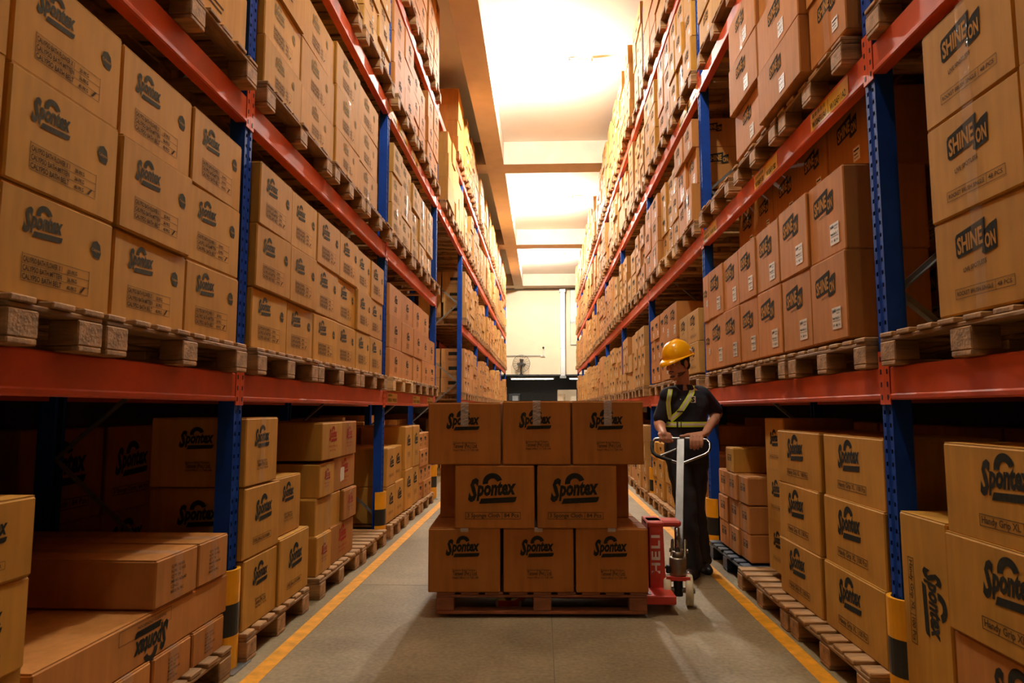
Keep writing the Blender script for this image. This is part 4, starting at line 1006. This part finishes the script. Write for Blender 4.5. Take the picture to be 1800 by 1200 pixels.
def remesh(m, name, vox, mats, smooth_it=4, matfn=None, disp=None):
    me0 = m.mesh(name+'_src'); o = bpy.data.objects.new(name, me0); COL.objects.link(o)
    md = o.modifiers.new('r', 'REMESH'); md.mode = 'VOXEL'; md.voxel_size = vox; md.use_smooth_shade = True
    sm = o.modifiers.new('s', 'SMOOTH'); sm.factor = .5; sm.iterations = smooth_it
    dg = bpy.context.evaluated_depsgraph_get(); dg.update()
    me = bpy.data.meshes.new_from_object(o.evaluated_get(dg)); me.name = name
    bpy.data.objects.remove(o); bpy.data.meshes.remove(me0)
    me.materials.clear()
    for k in mats: me.materials.append(M[k])
    for p in me.polygons: p.use_smooth = True
    if disp:
        for v in me.vertices: v.co = disp(v.co)
    if matfn:
        for p in me.polygons: p.material_index = matfn(p.center)
    me.update(); return me
PM_ = empty('person', (1.12, 5.42, 0)); PMi = Matrix.Translation((-1.12, -5.42, 0))
tag(PM_, 'man in yellow helmet, navy polo shirt and lime reflective straps holding the truck handle', 'person')
def pobj(me, name, par=PM_):
    o = bpy.data.objects.new(name, me); COL.objects.link(o); o.parent = par
    o.matrix_parent_inverse = PMi if par is PM_ else Matrix.Identity(4)
    return o
V = Vector
# joints in world metres
Hc = V((1.050, 5.36, 1.608))                      # head centre
fw = V((-.76, -.56, -.22)).normalized()           # facing
upv = V((-.12, -.10, 1)); upv = (upv-fw*upv.dot(fw)).normalized(); rt = fw.cross(upv)   # rt: his right... image left side is fw
HM = Matrix(((rt.x, fw.x, upv.x, Hc.x), (rt.y, fw.y, upv.y, Hc.y), (rt.z, fw.z, upv.z, Hc.z), (0, 0, 0, 1)))
def hp(x, y, z): return HM @ V((x, y, z))
sR = V((.975, 5.345, 1.365)); eR = V((.905, 5.40, 1.145)); wR = V((.900, 5.165, 1.065))
sL = V((1.262, 5.445, 1.37)); eL = V((1.392, 5.55, 1.215)); wL = V((1.225, 5.235, 1.075))
nk = V((1.105, 5.43, 1.40))
b = MB(); b.k = 'skin'
# head: cranium, face, jaw, chin, cheeks
b.ball(hp(0, -.012, .03), (.076, .097, .09), 'skin', HM.to_3x3().to_4x4())
b.ball(hp(0, .018, -.03), (.063, .070, .088), 'skin', HM.to_3x3().to_4x4())
b.ball(hp(0, .066, -.104), (.028, .024, .024), 'skin', HM.to_3x3().to_4x4())
for s in (-1, 1):
    b.ball(hp(.034*s, .052, -.022), (.026, .028, .026), 'skin', HM.to_3x3().to_4x4())
    cap(b, hp(.050*s, .0, -.062), hp(.020*s, .066, -.102), .020, .018)
    b.ball(hp(.030*s, .070, .022), (.026, .016, .010), 'skin', HM.to_3x3().to_4x4())          # brow
    b.ball(hp(.077*s, -.012, -.012), (.009, .020, .032), 'skin', HM.to_3x3().to_4x4())        # ear
    b.ball(hp(.079*s, -.008, -.036), (.007, .010, .010), 'skin', HM.to_3x3().to_4x4())
cap(b, hp(0, .086, .014), hp(0, .117, -.024), .008, .0125); b.ball(hp(0, .110, -.030), (.017, .014, .009), 'skin', HM.to_3x3().to_4x4())
b.ball(hp(0, .088, -.060), (.024, .012, .016), 'skin', HM.to_3x3().to_4x4())
# neck and trunk
cap(b, hp(0, -.045, -.05), nk+V((0, .012, .0)), .048, .056)
ty = math.radians(14)
def trunk(g):   # torso sections; g = how much to grow
    return [((1.115, 5.415, .86), .150+g, .105+g, ty), ((1.115, 5.415, .95), .158+g, .112+g, ty), ((1.11, 5.42, 1.06), .142+g, .103+g, ty), ((1.115, 5.42, 1.16), .150+g, .108+g, ty),
            ((1.12, 5.42, 1.27), .165+g, .114+g, ty), ((1.12, 5.42, 1.345), .168+g, .10+g, ty), ((1.115, 5.425, 1.395), .125+g, .078+g, ty), ((1.11, 5.43, 1.425), .07+g, .06+g, ty)]
loft(b, trunk(0))
chain(b, [sR, eR, wR], [.050, .041, .028]); cap(b, eR.lerp(wR, .25), eR.lerp(wR, .35), .043, .042)
chain(b, [sL, eL, wL], [.052, .043, .029]); cap(b, eL.lerp(wL, .25), eL.lerp(wL, .35), .045, .043)
hipR = V((1.045, 5.40, .90)); hipL = V((1.19, 5.44, .90)); kR = V((1.095, 5.36, .50)); kL = V((1.185, 5.47, .49)); aR = V((1.135, 5.36, .09)); aL = V((1.245, 5.55, .09))
chain(b, [hipR, kR, aR], [.082, .056, .040]); chain(b, [hipL, kL, aL], [.082, .056, .040])
# hands. right hand closed round the bar, left hand draped over it with the thumb along the top
GR = J.location
def w_(p): return V(p)+V(GR)
barA = w_(tp(-.15, L)); barB = w_(tp(.15, L)); bd = (barB-barA).normalized()
def finger(m, pts, rs): chain(m, pts, rs, seg=10, n=4)
hR = w_(tp(-.115, L))       # grip centre of his right hand
palm = hR+V((0, .030, .030))
cap(b, wR, palm+V((0, .01, .005)), .026, .026); 
for i in range(4):
    o_ = bd*(-.036+.024*i); r = [.0108, .0112, .0108, .0095][i]
    p0 = hR+o_+V((0, .022, .030)); p1 = hR+o_+V((0, -.016, .028)); p2 = hR+o_+V((0, -.027, -.004)); p3 = hR+o_+V((0, -.006, -.024))
    cap(b, wR.lerp(palm, .6)+o_*.7, p0, .016, .0135, seg=10, n=4); finger(b, [p0, p1, p2, p3], [r*1.12, r*1.08, r, r*.9])
finger(b, [palm+bd*.03, hR+bd*.052+V((0, .012, .005)), hR+bd*.050+V((0, -.010, -.018)), hR+bd*.022+V((0, -.022, -.026))], [.015, .0125, .0115, .0095])
hL = w_(tp(.105, L))
pl = hL+V((.0, .016, .022))
wl2 = wL.lerp(pl, .2)
for i in range(4):
    o_ = bd*(-.034+.0245*i); r = [.0112, .0115, .011, .0095][i]; ln = [.95, 1.05, 1.0, .82][i]
    p0 = hL+o_+V((.004, -.002, .021)); p1 = hL+o_*1.05+V((.0, -.024, -.014*ln)); p2 = hL+o_*1.05+V((-.002, -.026, -.046*ln)); p3 = hL+o_+V((-.004, -.016, -.070*ln))
    cap(b, wL.lerp(p0, .25)+o_*.1, p0, .019, .0145, seg=10, n=4); finger(b, [p0, p1, p2, p3], [r*1.2, r*1.1, r, r*.88])
finger(b, [wL.lerp(pl, .45)+bd*-.012, hL+bd*-.055+V((0, .012, .026)), hL+bd*-.085+V((0, -.002, .018)), hL+bd*-.108+V((0, -.008, .018))], [.019, .0145, .012, .0098])
HMi = HM.inverted()
def skinmat(c):
    q = HMi @ c
    if abs(q.x) < .075 and -.10 < q.z < .12:
        if abs(q.x) < .018 and q.y > .088 and -.070 < q.z < -.060: return 2
        if q.y > .080 and abs(q.x) < .026 and -.058 < q.z < -.046: return 1         # moustache
        if q.z < -.084 and q.y > .045 and abs(q.x) < .026: return 1                  # goatee
        if q.z < -.068 and abs(q.x) > .040 and q.y > -.01: return 1
    return 0
body = pobj(remesh(b, 'body', .0042, ['skin', 'stubble', 'lip'], 3, skinmat), 'body')
# eyes, brows, hair
for s in (-1, 1):
    q = MB(); q.ball(hp(.029*s, .0705, .002), .0105, 'eyew'); e = pobj(q.mesh('eye'), 'eye'); 
    q = MB(); q.ball(hp(.029*s, .0775, -.001), .0055, 'hair'); q = pobj(q.mesh('iris'), 'iris', e)
    q = MB(); q.tube([hp(.014*s, .088, .022), hp(.030*s, .089, .027), hp(.048*s, .078, .021)], [.003, .0042, .0025], 'hair', 8); pobj(q.mesh('eyebrow'), 'eyebrow')
q = MB(); q.k = 'hair'
q.ball(hp(0, -.022, .028), (.081, .096, .09), 'hair', HM.to_3x3().to_4x4()); q.ball(hp(0, -.062, -.03), (.062, .045, .05), 'hair', HM.to_3x3().to_4x4())
for s in (-1, 1): cap(q, hp(.070*s, .02, .03), hp(.072*s, .016, -.012), .010, .006)
hairme = remesh(q, 'hair', .006, ['hair'], 2)
pobj(hairme, 'hair')
# polo shirt
b = MB(); b.k = 'navy'
loft(b, [s for s in trunk(.014)][:-1])
cap(b, sR+V((0, 0, -.01)), sR+V((.03, 0, .0)), .068, .066); slR = sR.lerp(eR, .80); slL = sL.lerp(eL, .80)
cap(b, sR+V((.02, .01, -.01)), slR, .072, .062); cap(b, sL+V((-.02, -.005, -.01)), slL, .075, .064)
cap(b, V((1.04, 5.41, 1.385)), V((1.005, 5.375, 1.375)), .05, .055); cap(b, V((1.18, 5.44, 1.385)), V((1.235, 5.45, 1.38)), .05, .058)
def wrinkle(c):
    k = mnoise.noise(c*9)*.006+mnoise.noise(c*22)*.0025
    dd = (c-V((1.115, 5.42, c.z))); dd.z = 0
    return c+dd.normalized()*k
shirt = pobj(remesh(b, 'polo_shirt', .007, ['navy'], 5, None, wrinkle), 'polo_shirt')
q = MB()   # collar, open at the front
for s in (-1, 1):
    base = nk+V((0, -.01, .012))
    pts = []
    for i in range(9):
        a = PI/2-(.12+i*.33)*1.0
        a = PI/2+s*(.0+i*PI/8*.93)
        pts.append(a)
    vs = []
    for a in pts:
        c, si = math.cos(a), math.sin(a)
        vs += [base+V((c*.066, si*.062, .028)), base+V((c*.094, si*.088, -.018)), base+V((c*.090, si*.084, -.022)), base+V((c*.060, si*.056, .024))]
    fs = []
    for i in range(8):
        for j in range(4): fs.append((i*4+j, i*4+(j+1) % 4, (i+1)*4+(j+1) % 4, (i+1)*4+j))
    q.add(vs, fs+[(0, 1, 2, 3), (32, 33, 34, 35)], 'navy', False)
pobj(q.mesh('collar'), 'collar', PM_)
# trousers
b = MB(); b.k = 'trouser'
loft(b, [((1.115, 5.415, .84), .150, .115, ty), ((1.115, 5.415, .93), .166, .124, ty), ((1.115, 5.415, 1.0), .150, .112, ty)])
for h, k, a in ((hipR, kR, aR), (hipL, kL, aL)):
    chain(b, [h+V((0, 0, -.02)), h.lerp(k, .5), k, k.lerp(a, .5), a+V((0, 0, .0))], [.102, .092, .078, .072, .070])
def wr2(c):
    k = mnoise.noise(V((c.x*10, c.y*10, c.z*14)))*.010
    return c+V((k, -k*.6, 0))
pobj(remesh(b, 'trousers', .008, ['trouser'], 5, None, wr2), 'trousers')
# shoes
for a, dr in ((aR, V((-.35, -.92, 0))), (aL, V((.1, -.98, 0)))):
    dr.normalize(); sd = V((-dr.y, dr.x, 0)); b = MB(); b.k = 'shoe'
    heel = V((a.x, a.y, 0))-dr*.055
    cap(b, heel+V((0, 0, .045)), heel+dr*.16+V((0, 0, .038)), .042, .038, flat=1); cap(b, heel+dr*.13+V((0, 0, .034)), heel+dr*.20+V((0, 0, .03)), .044, .034)
    cap(b, V((a.x, a.y, .05)), V((a.x, a.y, .11)), .045, .045)
    me = remesh(b, 'shoe', .007, ['shoe'], 3)
    for v in me.vertices: v.co.z = max(v.co.z, .012)
    so = pobj(me, 'shoe')
    q = MB(); n = 20; pts = []
    for i in range(n):
        an = 2*PI*i/n; lx = .075+.135*math.cos(an); wy = (.046-.006*math.cos(an))*math.sin(an); pts.append(heel+dr*lx+sd*wy)
    q.add([V((p.x, p.y, .0)) for p in pts]+[V((p.x, p.y, .018)) for p in pts], [tuple(range(n))[::-1], tuple(range(n, 2*n))]+[(i, (i+1) % n, n+(i+1) % n, n+i) for i in range(n)], 'rubber'); pobj(q.mesh('sole'), 'sole', so)
# helmet: shell with ridge and peak
q = MB(); seg = 40; prof = []
HO = Matrix.Translation(hp(0, -.016, .052)) @ HM.to_3x3().to_4x4() @ Matrix.Rotation(math.radians(-4), 4, 'X')
rings = []
N = 12
for i in range(N+1):
    a = PI/2*i/N; rings.append((math.cos(a), math.sin(a)))
vs = []
for (c, s_) in rings[:-1]:
    for j in range(seg):
        an = 2*PI*j/seg; x = .108*c**.9*math.cos(an); y = .128*c**.9*math.sin(an); z = .128*s_**.95
        if abs(math.cos(an)) < .25: z += .006*s_*(1-abs(math.cos(an))/.25)
        vs.append(HO @ V((x, y, z)))
top = len(vs); vs.append(HO @ V((0, 0, .134)))
fs = [(i*seg+j, i*seg+(j+1) % seg, (i+1)*seg+(j+1) % seg, (i+1)*seg+j) for i in range(N-1) for j in range(seg)]+[((N-1)*seg+j, (N-1)*seg+(j+1) % seg, top) for j in range(seg)]
q.add(vs, fs, 'helmet', True)
vs = []     # brim, long at the front (+y)
for j in range(seg):
    an = 2*PI*j/seg; sn = math.sin(an); f = max(0, sn)
    e = .012+.050*f**2.5+.012*max(0, -sn)**2; dz = -.016-.020*f**2-.012*max(0, -sn)**2+.010*(math.cos(an)**2)
    vs.append(HO @ V((.108*math.cos(an), .128*sn, 0))); vs.append(HO @ V(((.108+.012)*math.cos(an), (.128+e)*sn, dz))); vs.append(HO @ V(((.108+.010)*math.cos(an), (.128+e-.003)*sn, dz-.003))); vs.append(HO @ V((.103*math.cos(an), .122*sn, -.003)))
fs = [(4*j+k, 4*((j+1) % seg)+k, 4*((j+1) % seg)+(k+1) % 4, 4*j+(k+1) % 4) for j in range(seg) for k in range(4)]
q.add(vs, fs, 'helmet', True)
hel = pobj(q.mesh('helmet'), 'helmet')
q = MB(); c = HO @ V((-.098, -.045, .035)); q2 = (HO @ V((-.106, -.05, .035))); nrm = (c-(HO @ V((0, 0, .0)))).normalized()
for s in (-1, 1):
    c = HO @ V((.103*s, -.048, .030)); nv = (HO.to_3x3() @ V((s, -.35, .25))).normalized(); q.tube([c-nv*.004, c+nv*.004], .011, 'silver', 12)
pobj(q.mesh('side_badge'), 'side_badge', hel)
q = MB(); q.tube([HO @ V((.10*math.cos(a), .118*math.sin(a), -.010)) for a in [i*2*PI/28 for i in range(28)]], (.004, .012), 'black', 8, closed=True)
pobj(q.mesh('headband'), 'headband', hel)
# reflective straps following the shirt
dg = bpy.context.evaluated_depsgraph_get()
bv = BVHTree.FromPolygons([v.co for v in shirt.data.vertices], [tuple(p.vertices) for p in shirt.data.polygons])
def on_front(x, z, off=.006, yy=5.0, dr=(0, 1, 0)):
    h = bv.ray_cast(V((x, yy, z)), V(dr))
    return (h[0]+h[1]*off) if h[0] is not None else None
def strap(paths, wdt, name):
    # paths: list of (point, normal); three bands lime silver lime
    n = len(paths); q = MB(); q2 = MB(); q3 = MB()
    cr = []
    for i in range(n):
        t = (paths[min(i+1, n-1)][0]-paths[max(i-1, 0)][0]).normalized(); nn = paths[i][1]; s = t.cross(nn).normalized(); cr.append((paths[i][0], s, nn))
    def band(m, a, c, k, h):
        vs = []
        for p, s, nn in cr: vs += [p+s*a+nn*h, p+s*c+nn*h, p+s*c+nn*(h-.003), p+s*a+nn*(h-.003)]
        fs = [(4*i+j, 4*(i+1)+j, 4*(i+1)+(j+1) % 4, 4*i+(j+1) % 4) for i in range(n-1) for j in range(4)]+[(0, 1, 2, 3), (4*n-4, 4*n-3, 4*n-2, 4*n-1)]
        m.add(vs, fs, k, False)
    band(q, -wdt/2, wdt/2, 'hivis', .002); o = pobj(q.mesh(name), name)
    band(q2, -wdt/5, wdt/5, 'silver', .0035); pobj(q2.mesh('silver_stripe'), 'silver_stripe', o)
    return o
def path(xz):
    out = []
    pts = []
    for i in range(len(xz)-1):
        for k in range(8):
            t = k/8; pts.append((xz[i][0]*(1-t)+xz[i+1][0]*t, xz[i][1]*(1-t)+xz[i+1][1]*t))
    pts.append(xz[-1])
    for x, z in pts:
        h = bv.ray_cast(V((x, 5.0, z)), V((0, 1, 0)))
        if h[0] is not None: 
            nv = h[1] if h[1].y < 0 else -h[1]
            out.append((h[0]+nv*.005, nv))
    # smooth normals and positions
    for _ in range(3):
        out = [out[0]]+[((out[i-1][0]+out[i][0]*2+out[i+1][0])/4, (out[i-1][1]+out[i][1]+out[i+1][1]).normalized()) for i in range(1, len(out)-1)]+[out[-1]]
    return out
strap(path([(1.172, 1.428), (1.150, 1.38), (1.095, 1.30), (1.045, 1.23), (.985, 1.17)]), .042, 'shoulder_strap')
strap(path([(.980, 1.40), (.968, 1.35), (.962, 1.30), (.968, 1.235), (.985, 1.175)]), .034, 'shoulder_strap')
# belt all round
pts = []
for i in range(40):
    a = 2*PI*i/40; dv = V((math.cos(a), math.sin(a), 0)); c0 = V((1.115, 5.42, 1.135))
    h = bv.ray_cast(c0+dv*.6, -dv)
    if h[0] is not None: pts.append((h[0]+dv*.005, dv))
pts.append(pts[0]); strap(pts, .040, 'waist_strap')
q = MB(); c = on_front(1.03, 1.137, .009); q.bbox(c.x-.006, c.x+.006, c.y-.004, c.y+.003, c.z-.022, c.z+.022, 'black', .001); c = on_front(1.055, 1.137, .009); q.bbox(c.x-.003, c.x+.003, c.y-.004, c.y+.003, c.z-.022, c.z+.022, 'black', .001)
c = on_front(1.05, 1.235, .011); q.bbox(c.x-.024, c.x+.024, c.y-.004, c.y+.003, c.z-.005, c.z+.005, 'black', .001); pobj(q.mesh('buckle'), 'buckle')
q = MB(); c = on_front(1.148, 1.325, .004); n = 1
q.box(c.x-.019, c.x+.021, c.y-.003, c.y-.001, c.z-.026, c.z+.024, 'white'); bd_ = pobj(q.mesh('chest_badge'), 'chest_badge')
p = Print(); p.text('S', 0, 0, .05, 'ink', width=.026, bold=.05); 
o = p.b.obj('badge_letter', bd_); o.location = (c.x-.011, c.y-.0035, c.z-.018)
q = MB(); c = on_front(1.055, 1.325, .003); q.ball(c, .005, 'white', seg=10, rings=6); c = on_front(1.062, 1.28, .003); q.ball(c, .004, 'white', seg=10, rings=6); pobj(q.mesh('button'), 'button')
